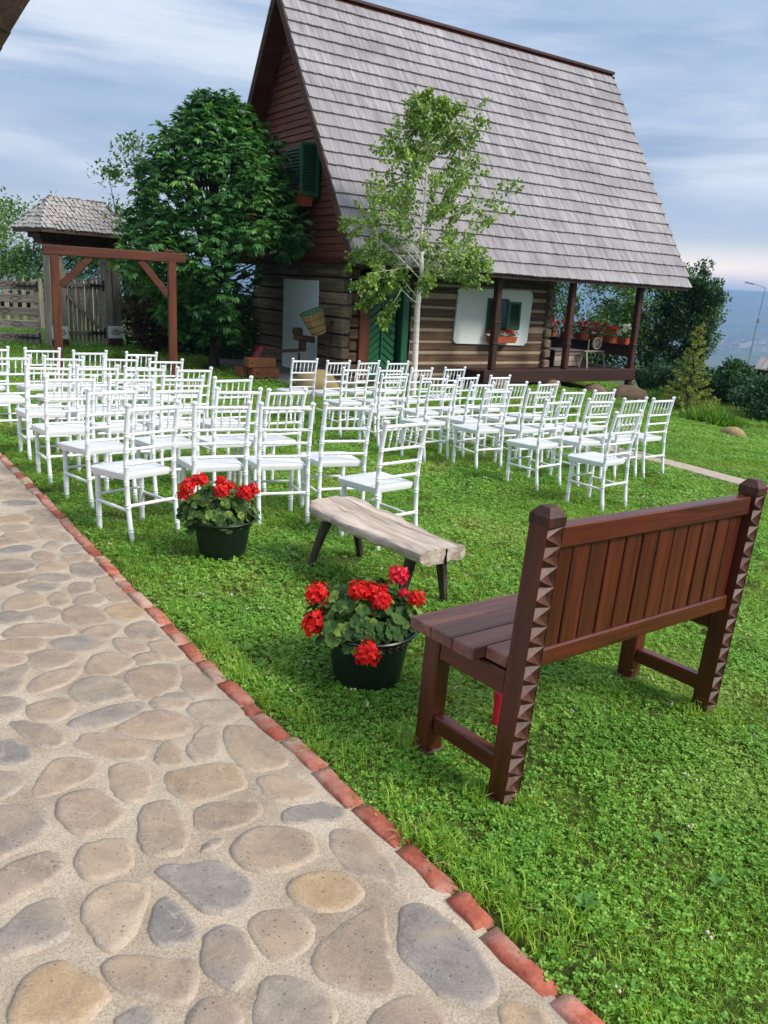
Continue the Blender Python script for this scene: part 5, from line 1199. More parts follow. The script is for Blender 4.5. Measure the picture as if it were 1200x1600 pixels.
def build_gate():
    d = GB - GA; w = d.length; z0 = zg(*GA); rz = math.atan2(d.y, d.x); rr = random.Random(12)
    t = thing('roofed_gate', 'carved grey wooden gateway with two thick posts and a small hipped shingle roof', 'gate', (GA.x, GA.y, z0), rz)
    for x in (0, w):
        mb = MB(); q = [(-.2, -.15), (.2, -.15), (.2, .15), (-.2, .15)]
        vs = []; zz = (-.1, .6, 1.2, 1.9, 2.44)
        for k, z in enumerate(zz):
            f = 1.06 - .05 * k
            for px, py in q: vs.append((x + px * f + .02 * noise.noise(Vector((z * 2, px, x))), py * f, z))
        fs = [(0, 3, 2, 1), (16, 17, 18, 19)]
        for k in range(4):
            for j in range(4): fs.append((k * 4 + j, k * 4 + (j + 1) % 4, (k + 1) * 4 + (j + 1) % 4, (k + 1) * 4 + j))
        mb.add(vs, fs); p = mb.build('gate_post', M['grey_z'], t)
        MB().tube([(x + .01, -.158, .5), (x - .03, -.155, 1.2), (x - .06, -.148, 2.3)], .008, 5).build('crack', M['dark_void'], p)
        MB().box((x - .02, -.2, .05), (.42, .06, .3), None, .01).build('base_block', M['dark_x'], p)
        pl = MB().box((x - .02, -.205, .37), (.42, .03, .3), None, .006).build('carved_plaque', M['plaster'], p)
        o = MB(); I = Matrix.Identity(3)
        for sg, cx in ((1, -.05), (-1, .06)): spiral(o, Vector((x - .02 + cx, -.222, .37)), .085, 1.6, 22, .008, I, sg)
        o.tube([(x - .18, -.222, .36), (x - .02, -.222, .30), (x + .14, -.222, .36)], .006, 5)
        o.build('scroll_emblem', M['log_x'], pl)
    for k, (e, z, h) in enumerate(((.42, 2.475, .13), (.5, 2.585, .12), (.58, 2.70, .11))): MB().box((w / 2 - .05, 0, z), (w + 2 * e - .2, .34 + .22 * k, h - .004), None, .012).build('lintel_beam', M['arbor_x'] if k < 2 else M['dark_x'], t)
    # scalloped board under the lintel
    poly = [(.2, 2.44)]
    for k in range(17): u = k / 16; poly.append((.2 + (w - .4) * u, 2.40 - .17 * (abs(2 * u - 1) ** 2) - .03 * abs(math.sin(u * PI * 5))))
    poly.append((w - .2, 2.44)); MB().prism(poly, Matrix(((1, 0, 0, 0), (0, 0, 1, -.03), (0, 1, 0, 0), (0, 0, 0, 1))), .06).build('scalloped_board', M['arbor_x'], t)
    # hipped roof
    xa, xb, yb, ze, zr = -.62, w + .42, .68, 2.74, 3.46; ra, rb = .02, w - .18
    E_ = [Vector((xa, -yb, ze)), Vector((xb, -yb, ze)), Vector((xb, yb, ze)), Vector((xa, yb, ze))]; A, Bq = Vector((ra, 0, zr)), Vector((rb, 0, zr))
    mb = MB(); dn = Vector((0, 0, -.04)); vs = [p + dn for p in E_] + [A + dn, Bq + dn]; mb.add(vs, [(0, 1, 5, 4), (1, 2, 5), (2, 3, 4, 5), (3, 0, 4), (0, 3, 2, 1)]); roof = mb.build('gate_roof', M['gate_shingle'], t)
    MB().box(((xa + xb) / 2, -yb + .02, ze - .06), (xb - xa, .04, .09), None, .01).build('fascia', M['barge'], roof); MB().box((xa + .02, 0, ze - .06), (.04, 2 * yb - .1, .09), None, .01).build('fascia', M['barge'], roof)
    MB().box((xb - .02, 0, ze - .06), (.04, 2 * yb - .1, .09), None, .01).build('fascia', M['barge'], roof)
    var = []
    for wd in (.08, .09, .1):
        m_ = MB(); m_.add([(-wd / 2, 0, .0), (wd / 2, 0, 0), (wd / 2, .2, -.004), (-wd / 2, .2, -.004), (-wd / 2, 0, .022), (wd / 2, 0, .022), (wd / 2, .2, .008), (-wd / 2, .2, .008)], [(0, 3, 2, 1), (4, 5, 6, 7), (0, 1, 5, 4), (2, 3, 7, 6), (1, 2, 6, 5), (0, 4, 7, 3)]); var.append(m_.mesh('shingle', M['gate_shingle']))
    rest = MB(); cnt = 0
    def cover(p0, p1, q1, q0, single):
        nonlocal cnt
        u0 = (p1 - p0).normalized(); upv = ((q0 + q1) / 2 - (p0 + p1) / 2); S_ = upv.length; upv = (upv - u0 * upv.dot(u0)).normalized(); nn = u0.cross(upv)
        Rm = Matrix((u0, upv, nn)).transposed(); rows = 8
        for r_ in range(rows):
            f = r_ / rows; a = p0.lerp(q0, f); b = p1.lerp(q1, f); l = (b - a).length; n = max(1, int(l / .115))
            for k in range(n):
                p = a + u0 * (l * (k + .5) / n) + nn * rr.uniform(0, .02) - upv * (.03 + rr.uniform(-.018, .018)); rm = Rm @ Matrix.Rotation(-.07 + rr.uniform(-.05, .05), 3, 'X') @ Matrix.Rotation(rr.uniform(-.06, .06), 3, 'Z'); me = var[rr.randrange(3)]
                if single and cnt < 300: o = link('shingle', me, roof, p); o.rotation_euler = rm.to_euler(); cnt += 1
                else: rest.add([rm @ v.co + p for v in me.vertices], [tuple(g.vertices) for g in me.polygons])
    cover(E_[0], E_[1], Bq, A, True); cover(E_[3], E_[0], A, A + Vector((0, -.01, 0)), True); cover(E_[1], E_[2], Bq + Vector((0, .01, 0)), Bq, True); cover(E_[2], E_[3], A, Bq, False)
    o = rest.build('shingles', M['gate_shingle'], roof, fix=False); o['kind'] = 'stuff'
    # picket leaf hung between the posts
    L_ = thing('picket_gate', 'grey picket gate leaf with diagonal brace hanging between the roofed posts', 'gate', (GA.x, GA.y, z0), rz)
    n = 9; s = (w - .5) / n
    for k in range(n):
        u = (k + .5) / n; h = 1.55 + .3 * (4 * (u - .5) ** 2); x = .25 + s * (k + .5); pw = s * .62
        poly = [(-pw / 2, .12), (pw / 2, .12), (pw / 2, h - .1), (pw * .3, h - .06), (pw * .42, h - .02), (0, h + .08), (-pw * .42, h - .02), (-pw * .3, h - .06), (-pw / 2, h - .1)]
        MB().prism([(x + a, b) for a, b in poly], Matrix(((1, 0, 0, 0), (0, 0, 1, .02), (0, 1, 0, 0), (0, 0, 0, 1))), .03).build('picket', M['grey_z'], L_)
    for z in (.34, 1.5): MB().box((w / 2, -.01, z), (w - .44, .04, .09), None, .006).build('rail', M['grey_x'], L_)
    MB().bar((.3, -.04, 1.25), (w - .3, -.04, .4), .04, .08, (0, 0, 1), .006).build('brace', M['grey_x'], L_)
    hinge(L_, (w - .24, -.06, 1.5), (-1, 0, 0), .38); hinge(L_, (w - .24, -.06, .34), (-1, 0, 0), .38)
build_gate()
def build_field_gate():
    a = Vector((-8.53, 19.9)); z0 = zg(*a); t = thing('field_gate', 'wide grey gate of five horizontal carved boards left of the roofed gateway', 'gate', (a.x, a.y, z0), PI + .12)
    for k, z in enumerate((.22, .52, .82, 1.12, 1.42)):
        b = MB().box((1.5, 0, z), (3.0, .05, .19), None, .008).build('board', M['grey_x'], t)
        for c in ((.75, 1.25, 1.9) if k % 2 == 0 else (.5, 1.0, 1.6)):
            mb = MB(); y = .028
            for sg in (-1, 1): mb.tube([(c - .13, y, z), (c, y, z + sg * .05), (c + .13, y, z)], .006, 4)
            mb.build('diamond_carving', M['dark_x'], b)
    for x in (.04, 3.0): MB().box((x, -.05, .82), (.12, .06, 1.5), None, .008).build('stile', M['grey_z'], t)
    hinge(t, (-.02, .05, 1.42), (1, 0, 0), .5); hinge(t, (-.02, .05, .22), (1, 0, 0), .5)
build_field_gate()
def wattle(name, label, a, b, h, rows, cap, seed, step=.32):
    a, b = Vector(a), Vector(b); d = b - a; l = d.length; u = d.normalized(); rr = random.Random(seed); z0 = zg(*a); dz = (zg(*b) - z0) / l
    t = thing(name, label, 'fence', (a.x, a.y, z0), math.atan2(d.y, d.x)); n = int(l / step)
    for k in range(n + 1): x = l * k / n; MB().tube([(x, 0, dz * x - .1), (x + rr.uniform(-.02, .02), 0, dz * x + h + rr.uniform(-.05, .08))], .028, 6).build('stake', M['dark_z'], t, True)
    for r_ in range(rows):
        z = .04 + (h - .08) * r_ / (rows - 1); pts = []
        for k in range(n * 2 + 1): x = l * k / (2 * n); pts.append((x, (.045 if k % 2 == 0 else 0) * (1 if (k // 2 + r_) % 2 else -1), dz * x + z + rr.uniform(-.018, .018)))
        MB().tube(pts, h / rows * .42, 5).build('woven_rod', M['dark_x'], t, True)
    if cap:
        k = 0; x = 0
        while x < l:
            w = rr.uniform(.1, .16)
            for sg in (-1, 1): MB().bar((x + w / 2, 0, dz * x + h + .30), (x + w / 2, sg * .3, dz * x + h + .02), w - .008, .025, (0, 0, 1)).build('cap_board', M['barge'] if cap == 1 else M['gate_shingle'], t)
            x += w
wattle('wattle_fence', 'dark woven wattle fence with a board cap between gateway and cabin', (-6.95, 21.55), (-3.3, 21.9), 1.25, 17, 1, 5)
wattle('wattle_fence', 'short wattle fence with a grey board cap at the right edge above the slope', (9.25, 20.9), (11.6, 18.6), 1.1, 13, 2, 6)
def leaning_pole():
    t = thing('fallen_pole', 'long grey pole leaning low against the wattle fence', 'pole', (-7.0, 21.0, zg(-7, 21) + .42), 0)
    MB().tube([(0, 0, .05), (.9, -.15, -.12), (1.9, -.3, -.32)], [.06, .055, .045], 8).build('trunk', M['grey_x'], t, True)
leaning_pole()
def pickets_behind():
    t = thing('picket_fence', 'low grey picket fence in the field behind the wide gate', 'fence', (-14.0, 25.0, zg(-14, 25)), 0)
    for k in range(22): MB().prism([(k * .26 - .06, 0), (k * .26 + .06, 0), (k * .26 + .06, 1.3), (k * .26, 1.45), (k * .26 - .06, 1.3)], Matrix(((1, 0, 0, 0), (0, 0, 1, 0), (0, 1, 0, 0), (0, 0, 0, 1))), .03).build('picket', M['grey_z'], t)
    for z in (.4, 1.1): MB().box((2.7, .05, z), (5.9, .04, .09)).build('rail', M['grey_x'], t)
pickets_behind()
def roof_corner():
    # verge of the neighbouring steep roof that reaches into the top left corner
    a = Vector((-2.05, 4.5, 2.65)); d = Vector((.59, 0, .807)).normalized(); rr = random.Random(8)
    t = thing('roof_overhang', 'dark brown shake roof edge of the neighbouring building in the top left corner', 'roof', (-3.5, 4.0, zg(-3.5, 4.0)), 0); o = Vector(t.location)
    s = -1.8
    while s < .95:
        w = rr.uniform(.05, .085); c = a + d * (s + w / 2) - o; nn = Vector((-d.z, 0, d.x))
        MB().bar(c + Vector((0, -1.0, 0)) + nn * rr.uniform(0, .01), c + Vector((0, rr.uniform(-.02, .015), 0)) + nn * rr.uniform(0, .01), w + .012, .03, tuple(nn), .003).build('shake', M['dark_x'], t); s += w
    MB().bar(a + d * -1.85 - o + Vector((0, -.5, .06)), a + d * .95 - o + Vector((0, -.5, .06)), .9, .03, (-d.z, 0, d.x)).build('deck', M['dark_x'], t)
    MB().box((-.3, -.5, .9), (.16, .16, 2.2), None, .01).build('post', M['dark_z'], t)
roof_corner()
# ------------------------------------------------------------------ trees
def build_chestnut():
    rr = random.Random(101); bx, by = -3.95, 18.15; z0 = zg(bx, by)
    t = thing('chestnut_tree', 'dense dark green horse chestnut tree growing against the cabin gable', 'tree', (bx, by, z0))
    tr = MB(); tr.tube([(0, 0, -.1), (.02, 0, .5), (-.03, .03, 1.3), (.03, 0, 2.4), (0, 0, 3.8), (.05, 0, 5.1)], [.13, .105, .09, .075, .05, .02], 9)
    lf = MB(); tip = MB(); shoots = []
    def prof(z):   # crown radius over height
        pts = [(.7, .85), (1.2, 1.35), (1.9, 1.85), (2.6, 2.0), (3.4, 1.95), (4.1, 1.6), (4.7, 1.15), (5.2, .65), (5.6, .15)]
        for (a, ra), (b, rb) in zip(pts, pts[1:]):
            if a <= z <= b: return ra + (rb - ra) * (z - a) / (b - a)
        return .1
    for i in range(1250):
        z = rr.uniform(.75, 5.5); a = rr.uniform(0, 2 * PI); r0 = prof(z)
        lump = 1 + .34 * noise.noise(Vector((math.cos(a) * 2.0, math.sin(a) * 2.0, z * 1.15)))
        q = (rr.uniform(.7, 1.0) if i % 5 else rr.uniform(.3, .7)); r_ = r0 * lump * q
        shoots.append((Vector((r_ * math.cos(a) + .1, r_ * math.sin(a), z)), a, q))
    shoots = [s_ for s_ in shoots if not (s_[0].z < 2.55 and s_[0].x > .55 + .25 * max(0, s_[0].z - 1.2))]
    for i, (p, a, q) in enumerate(shoots):
        out = Vector((math.cos(a), math.sin(a), .75)).normalized()
        if p.z > 4.6: out = (out + Vector((0, 0, .8))).normalized()
        if i % 14 == 0:
            b = Vector((0, 0, max(.6, p.z * .62))); tr.tube([b, b.lerp(p, .55) + Vector((0, 0, -.12)), p], [.032, .02, .008], 5)
        young = rr.random() < (.10 if q > .8 else 0); tgt = tip if young else lf
        nl = rr.randint(6, 10); L_ = rr.uniform(.65, 1.25)
        for k in range(nl):
            th = a + rr.uniform(-1.6, 1.6) if k % 3 else rr.uniform(0, 2 * PI); el = rr.uniform(-.5, .95)
            pd = Vector((math.cos(th) * math.cos(el), math.sin(th) * math.cos(el), math.sin(el))); base = p - out * rr.uniform(0, .22) ; pet = base + pd * rr.uniform(.10, .22)
            fwd = (Vector((pd.x, pd.y, pd.z - rr.uniform(.1, .75))) + rvec(rr) * .25).normalized(); upn = (Vector((0, 0, 1)) + pd * .6 + rvec(rr) * .45).normalized(); side = fwd.cross(upn).normalized()
            m_ = 5 if rr.random() < .4 else 6
            for j in range(m_):
                an = (j - (m_ - 1) / 2) * .46; dd = (fwd * math.cos(an) + side * math.sin(an) + Vector((0, 0, -.12 * abs(an)))).normalized(); ll = rr.uniform(.16, .21) * L_ * (1 - .13 * abs(j - (m_ - 1) / 2)); leaf_quad(tgt, pet, dd, upn, ll, ll * .38, .1)
    tr.build('trunk', M['bark'], t, True); c = lf.build('crown', M['chestnut'], t, fix=False); tip.build('young_leaves', M['chestnut_tip'], c, fix=False)
build_chestnut()
def build_birch():
    rr = random.Random(202); bx, by = .43, 15.81; z0 = zg(bx, by)
    t = thing('birch_tree', 'slim young birch with white trunk and light green leaves before the cabin roof', 'tree', (bx, by, z0))
    path = [Vector(p) for p in ((0, 0, -.1), (.0, 0, .6), (-.01, 0, 1.2), (-.02, 0, 1.7), (.02, 0, 2.3), (-.03, .02, 3.0), (.0, 0, 3.8), (-.02, .02, 4.6), (.02, 0, 5.35))]
    rad = [.062, .058, .055, .055, .042, .032, .022, .013, .004]
    tk = MB(); tk.tube(path, rad, 10); trunk = tk.build('trunk', M['birch_bark'], t, True); br = MB(); lf = MB()
    def at(z):
        for a, b in zip(path, path[1:]):
            if a.z <= z <= b.z: return a.lerp(b, (z - a.z) / (b.z - a.z))
        return path[-1]
    def twig(p, d, l, lvl):
        n = 5; pts = [p]; cur = p; dd = d.copy()
        for k in range(n): dd = (dd + rvec(rr) * .16 + Vector((0, 0, -.05 if lvl else .03))).normalized(); cur = cur + dd * l / n; pts.append(cur)
        br.tube(pts, [.012 * (1 - .16 * k) if lvl == 0 else .005 * (1 - .15 * k) for k in range(n + 1)], 4)
        if lvl < 1:
            for k in range(2, n + 1):
                for _ in range(2):
                    twig(pts[k], (dd + rvec(rr) * .95).normalized(), l * rr.uniform(.28, .45), lvl + 1)
        m_ = int((46 if lvl else 26) * (1.15 if p.z < 3.4 else .85))
        for k in range(m_):
            f = rr.uniform(.15, 1.05); i = min(n - 1, int(f * n)); q = pts[i].lerp(pts[i + 1], min(1, f * n - i)) + rvec(rr) * .06
            d2 = (rvec(rr) * .8 + Vector((0, 0, -.75)) + dd * .3).normalized(); l2 = rr.uniform(.045, .08); leaf_quad(lf, q, d2, rvec(rr), l2, l2 * .78, .05)
    zs = [1.75, 1.85] + [2.0 + 3.1 * (k / 33) for k in range(34)]
    for i, z in enumerate(zs):
        a = i * 2.4 + rr.uniform(-.4, .4); el = .55 + .5 * (z - 2) / 3.4
        l = max(.35, 1.5 - .30 * abs(z - 2.3) if z < 3.2 else 1.28 * (5.75 - z) / 2.5) * rr.uniform(.8, 1.1)
        d = Vector((math.cos(a) * math.cos(el), math.sin(a) * math.cos(el) * .8, math.sin(el)))
        if i == 0: d = Vector((-.78, -.3, .42)); l = 1.0
        if i == 1: d = Vector((-.75, .1, .62)); l = .9
        twig(at(z), d, l, 0)
    # low drooping sprays on the left and a long one on the right
    for p, d, l in ((Vector((-.5, -.2, 2.1)), Vector((-.5, -.1, -.6)), .6), (Vector((-.35, -.2, 2.0)), Vector((-.3, .1, -.8)), .55), (Vector((-.6, -.2, 2.2)), Vector((-.8, 0, -.1)), .55), (Vector((.4, 0, 3.3)), Vector((.9, -.1, .35)), 1.15), (Vector((.2, 0, 4.3)), Vector((.55, 0, .8)), .95), (Vector((.15, 0, 4.3)), Vector((-.5, 0, .85)), .8), (Vector((-.2, 0, 2.9)), Vector((-.9, 0, .35)), 1.1), (Vector((.2, 0, 2.25)), Vector((.85, -.1, .05)), .95), (Vector((.25, -.2, 2.3)), Vector((.6, -.3, -.15)), .8), (Vector((.1, .1, 2.5)), Vector((.9, .2, .1)), .9), (Vector((.3, -.1, 2.7)), Vector((.8, 0, -.2)), .8), (Vector((-.2, -.2, 2.4)), Vector((-.7, -.2, -.15)), .9), (Vector((-.3, .1, 2.6)), Vector((-.9, .1, -.05)), .9), (Vector((0, -.2, 2.3)), Vector((.2, -.8, -.2)), .7)): twig(p, d.normalized(), l, 0)
    br.build('branches', M['birch_bark'], trunk, True); lf.build('crown', M['birch_leaf'], t, fix=False)
build_birch()
shrub('slender_tree', 'slender tree rising behind the left side of the chestnut', 'tree', (-6.7, 21.9), (.95, .9, 2.7), 3400, .12, 'far_leaf', 301, zc=2.5, pointy=False, clumps=50)
shrub('orchard_tree', 'light green tree in the field beyond the wide gate', 'tree', (-15.0, 33.0), (3.2, 2.8, 1.9), 6500, .17, 'far_leaf', 302, zc=2.2, clumps=70, trunk=.09)
shrub('orchard_tree', 'taller leafy tree at the left edge beyond the field gate', 'tree', (-19.8, 37.0), (3.2, 2.8, 2.3), 5000, .18, 'far_leaf', 303, zc=2.8, clumps=60, trunk=.09)
shrub('conifer', 'dark conifer seen through the roofed gateway', 'tree', (-11.6, 33.5), (1.2, 1.2, 2.0), 2600, .13, 'shrub_dark', 304, zc=1.6, pointy=True, clumps=50)
shrub('red_shrub', 'dark reddish shrub between the arbor post and the roofed gate', 'shrub', (-5.95, 20.5), (.72, .6, .95), 3000, .085, 'shrub_red', 305, zc=1.0, clumps=45)
shrub('dark_shrub', 'dark green shrub at the foot of the wattle fence behind the arbor', 'shrub', (-5.0, 20.8), (.9, .7, 1.0), 3600, .1, 'shrub_dark', 306, zc=.95, clumps=45)
shrub('dark_shrub', 'dark green shrub filling the gap between chestnut and gable', 'shrub', (-4.15, 20.9), (.8, .6, .95), 3000, .1, 'shrub_dark', 307, zc=.9, clumps=40)
shrub('garden_tree', 'broad leafy tree behind the porch, nearest the log wall', 'tree', (6.3, 27.2), (1.9, 1.5, 1.9), 7000, .12, 'shrub_mid', 308, zc=2.3, clumps=80, trunk=.07)
shrub('garden_tree', 'dense green tree seen between the two right porch posts', 'tree', (8.6, 27.6), (1.8, 1.5, 1.9), 7000, .12, 'shrub_mid', 309, zc=2.3, clumps=80, trunk=.07)
shrub('garden_tree', 'dark dense tree right of the porch corner', 'tree', (9.2, 26.6), (.95, 1.0, 1.55), 7000, .11, 'shrub_dark', 310, zc=2.0, clumps=80, trunk=.07)
shrub('plum_tree', 'plum tree with loose branches rising beyond the right end of the roof', 'tree', (9.45, 26.0), (.6, .6, 1.45), 1700, .11, 'shrub_dark', 311, zc=2.6, clumps=26, trunk=.05)
shrub('ivy_hedge', 'low dark ivy bank behind the porch corner boulder', 'hedge', (8.5, 24.2), (1.3, .9, .55), 3600, .11, 'shrub_dark', 312, zc=.4, clumps=50, trunk=.02)
shrub('dark_shrub', 'dark shrub below the town view behind the little conifer', 'shrub', (9.3, 22.6), (.9, .8, .6), 4600, .11, 'shrub_dark', 313, zc=.5, clumps=55)
shrub('dark_shrub', 'spreading dark shrub in front of the right wattle fence', 'shrub', (9.35, 19.6), (1.0, .8, .62), 4600, .10, 'shrub_dark', 314, zc=.45, clumps=55, trunk=.02)
shrub('light_shrub', 'light green shrub at the right edge above the capped fence', 'shrub', (12.9, 25.9), (.7, .8, .8), 3000, .12, 'shrub_light', 315, zc=1.0, clumps=50)
shrub('light_shrub', 'light green shrub below the town, left of the street lamp', 'shrub', (11.3, 27.0), (.9, .8, .45), 2600, .12, 'shrub_mid', 316, zc=.4, clumps=50)
def grass_clump(name, label, base, rx, h, n, mat, seed):
    rr = random.Random(seed); x, y = base; t = thing(name, label, 'plant', (x, y, zg(x, y))); mb = MB()
    for i in range(n):
        a = rr.uniform(0, 2 * PI); q = math.sqrt(rr.random()) * rx; p = Vector((q * math.cos(a), q * math.sin(a) * .8, zg(x + q * math.cos(a), y + q * math.sin(a) * .8) - zg(x, y))); l = h * rr.uniform(.5, 1.1) * (1 - .5 * q / rx)
        d = Vector((math.cos(a) * q / rx * .7 + rr.uniform(-.3, .3), math.sin(a) * q / rx * .7 + rr.uniform(-.3, .3), 1)).normalized(); leaf_quad(mb, p, d, rvec(rr), l, .03, .1)
    mb.build('leaves', M[mat], t, fix=False)
grass_clump('grass_clump', 'bright green clump of long leaves beside the little conifer', (7.0, 17.7), .62, .5, 1500, 'shrub_light', 401)
grass_clump('grass_clump', 'loose tall grass at the foot of the porch boulder', (6.9, 20.6), .9, .5, 900, 'shrub_mid', 402)
def small_fir():
    rr = random.Random(77); x, y = 6.95, 19.2; t = thing('small_fir', 'small yellowish young conifer with a thin leader beside the lawn', 'tree', (x, y, zg(x, y))); mb = MB(); st = MB()
    st.tube([(0, 0, -.05), (.02, 0, 1.2), (.1, 0, 2.2)], [.03, .02, .006], 6)
    for i in range(64):
        f = (i / 64) ** 1.9; z = .12 + 1.95 * f; a = i * 2.4; l = (.62 * (1 - f) ** 1.3 + .09) * rr.uniform(.75, 1.1); el = .2 + .35 * f
        d = Vector((math.cos(a) * math.cos(el), math.sin(a) * math.cos(el), math.sin(el))); p = Vector((.06 * f, 0, z)); st.tube([p, p + d * l], [.008, .003], 4)
        for k in range(int(130 * (1 - .7 * f))):
            g = rr.uniform(.12, 1.02); q = p + d * l * g; dd = (d * .8 + rvec(rr) * .9).normalized(); ll = rr.uniform(.05, .10); leaf_flat(mb, q, dd, rvec(rr), ll, .02)
    st.build('trunk', M['bark'], t); mb.build('crown', M['fir'], t, fix=False)
small_fir()
# ------------------------------------------------------------------ street lamp, town and haze far off
def far_things():
    x, y = 25.6, 60.0; z0 = zg(x, y); t = thing('street_lamp', 'tall thin street lamp on the slope at the right edge', 'street lamp', (x, y, z0)); h = 2.95 - z0
    MB().tube([(0, 0, -.2), (.22, 0, h * .6), (.42, 0, h)], [.045, .036, .024], 8).build('pole', M['pole'], t, True); MB().tube([(.42, 0, h), (.0, 0, h + .16), (-.5, 0, h + .3)], .022, 6).build('arm', M['pole'], t, True); MB().box((-.75, 0, h + .3), (.6, .2, .09), Euler((0, .15, 0)).to_matrix(), .03).build('lamp_head', M['pole'], t); MB().box((.32, 0, h * .72), (.16, .2, .3), None, .02).build('junction_box', M['pole'], t)
    rr = random.Random(9)
    for k in range(34):
        y = rr.uniform(2250, 3000); x = y * rr.uniform(.385, .5); w, d, h = rr.uniform(14, 34), rr.uniform(10, 14), rr.choice((8, 12, 15, 18, 24)); z = zg(x, y)
        big = h > 12
        t = thing('apartment_block', 'pale distant apartment block in the hazy valley town' if big else 'low pale building in the hazy valley town', 'building', (x, y, z), rr.uniform(-.5, .5), 'distant blocks of the valley town' if big else 'distant low houses of the valley town')
        MB().box((0, 0, h / 2 - 2), (w, d, h + 4)).build('wall', M['far_wall'], t); MB().box((0, 0, h + .4), (w + .8, d + .8, .8)).build('roof', M['rock'], t)
        if big:
            for f in range(int(h / 3)): MB().box((0, -d / 2 - .05, 1.8 + f * 3), (w * .9, .1, 1.2)).build('window_band', M['glass'], t)
    mb = MB().box((0, 0, 4), (12800, 12800, 270)); m = bpy.data.materials.new('haze'); m.use_nodes = True; nt = m.node_tree; nt.nodes.clear()
    o_ = nt.nodes.new('ShaderNodeOutputMaterial'); v = nt.nodes.new('ShaderNodeVolumePrincipled'); v.inputs['Color'].default_value = (.40, .62, 1, 1); v.inputs['Density'].default_value = .0003; v.inputs['Anisotropy'].default_value = .2; nt.links.new(v.outputs[0], o_.inputs['Volume'])
    o = mb.build('haze', m); o['kind'] = 'stuff'
far_things()
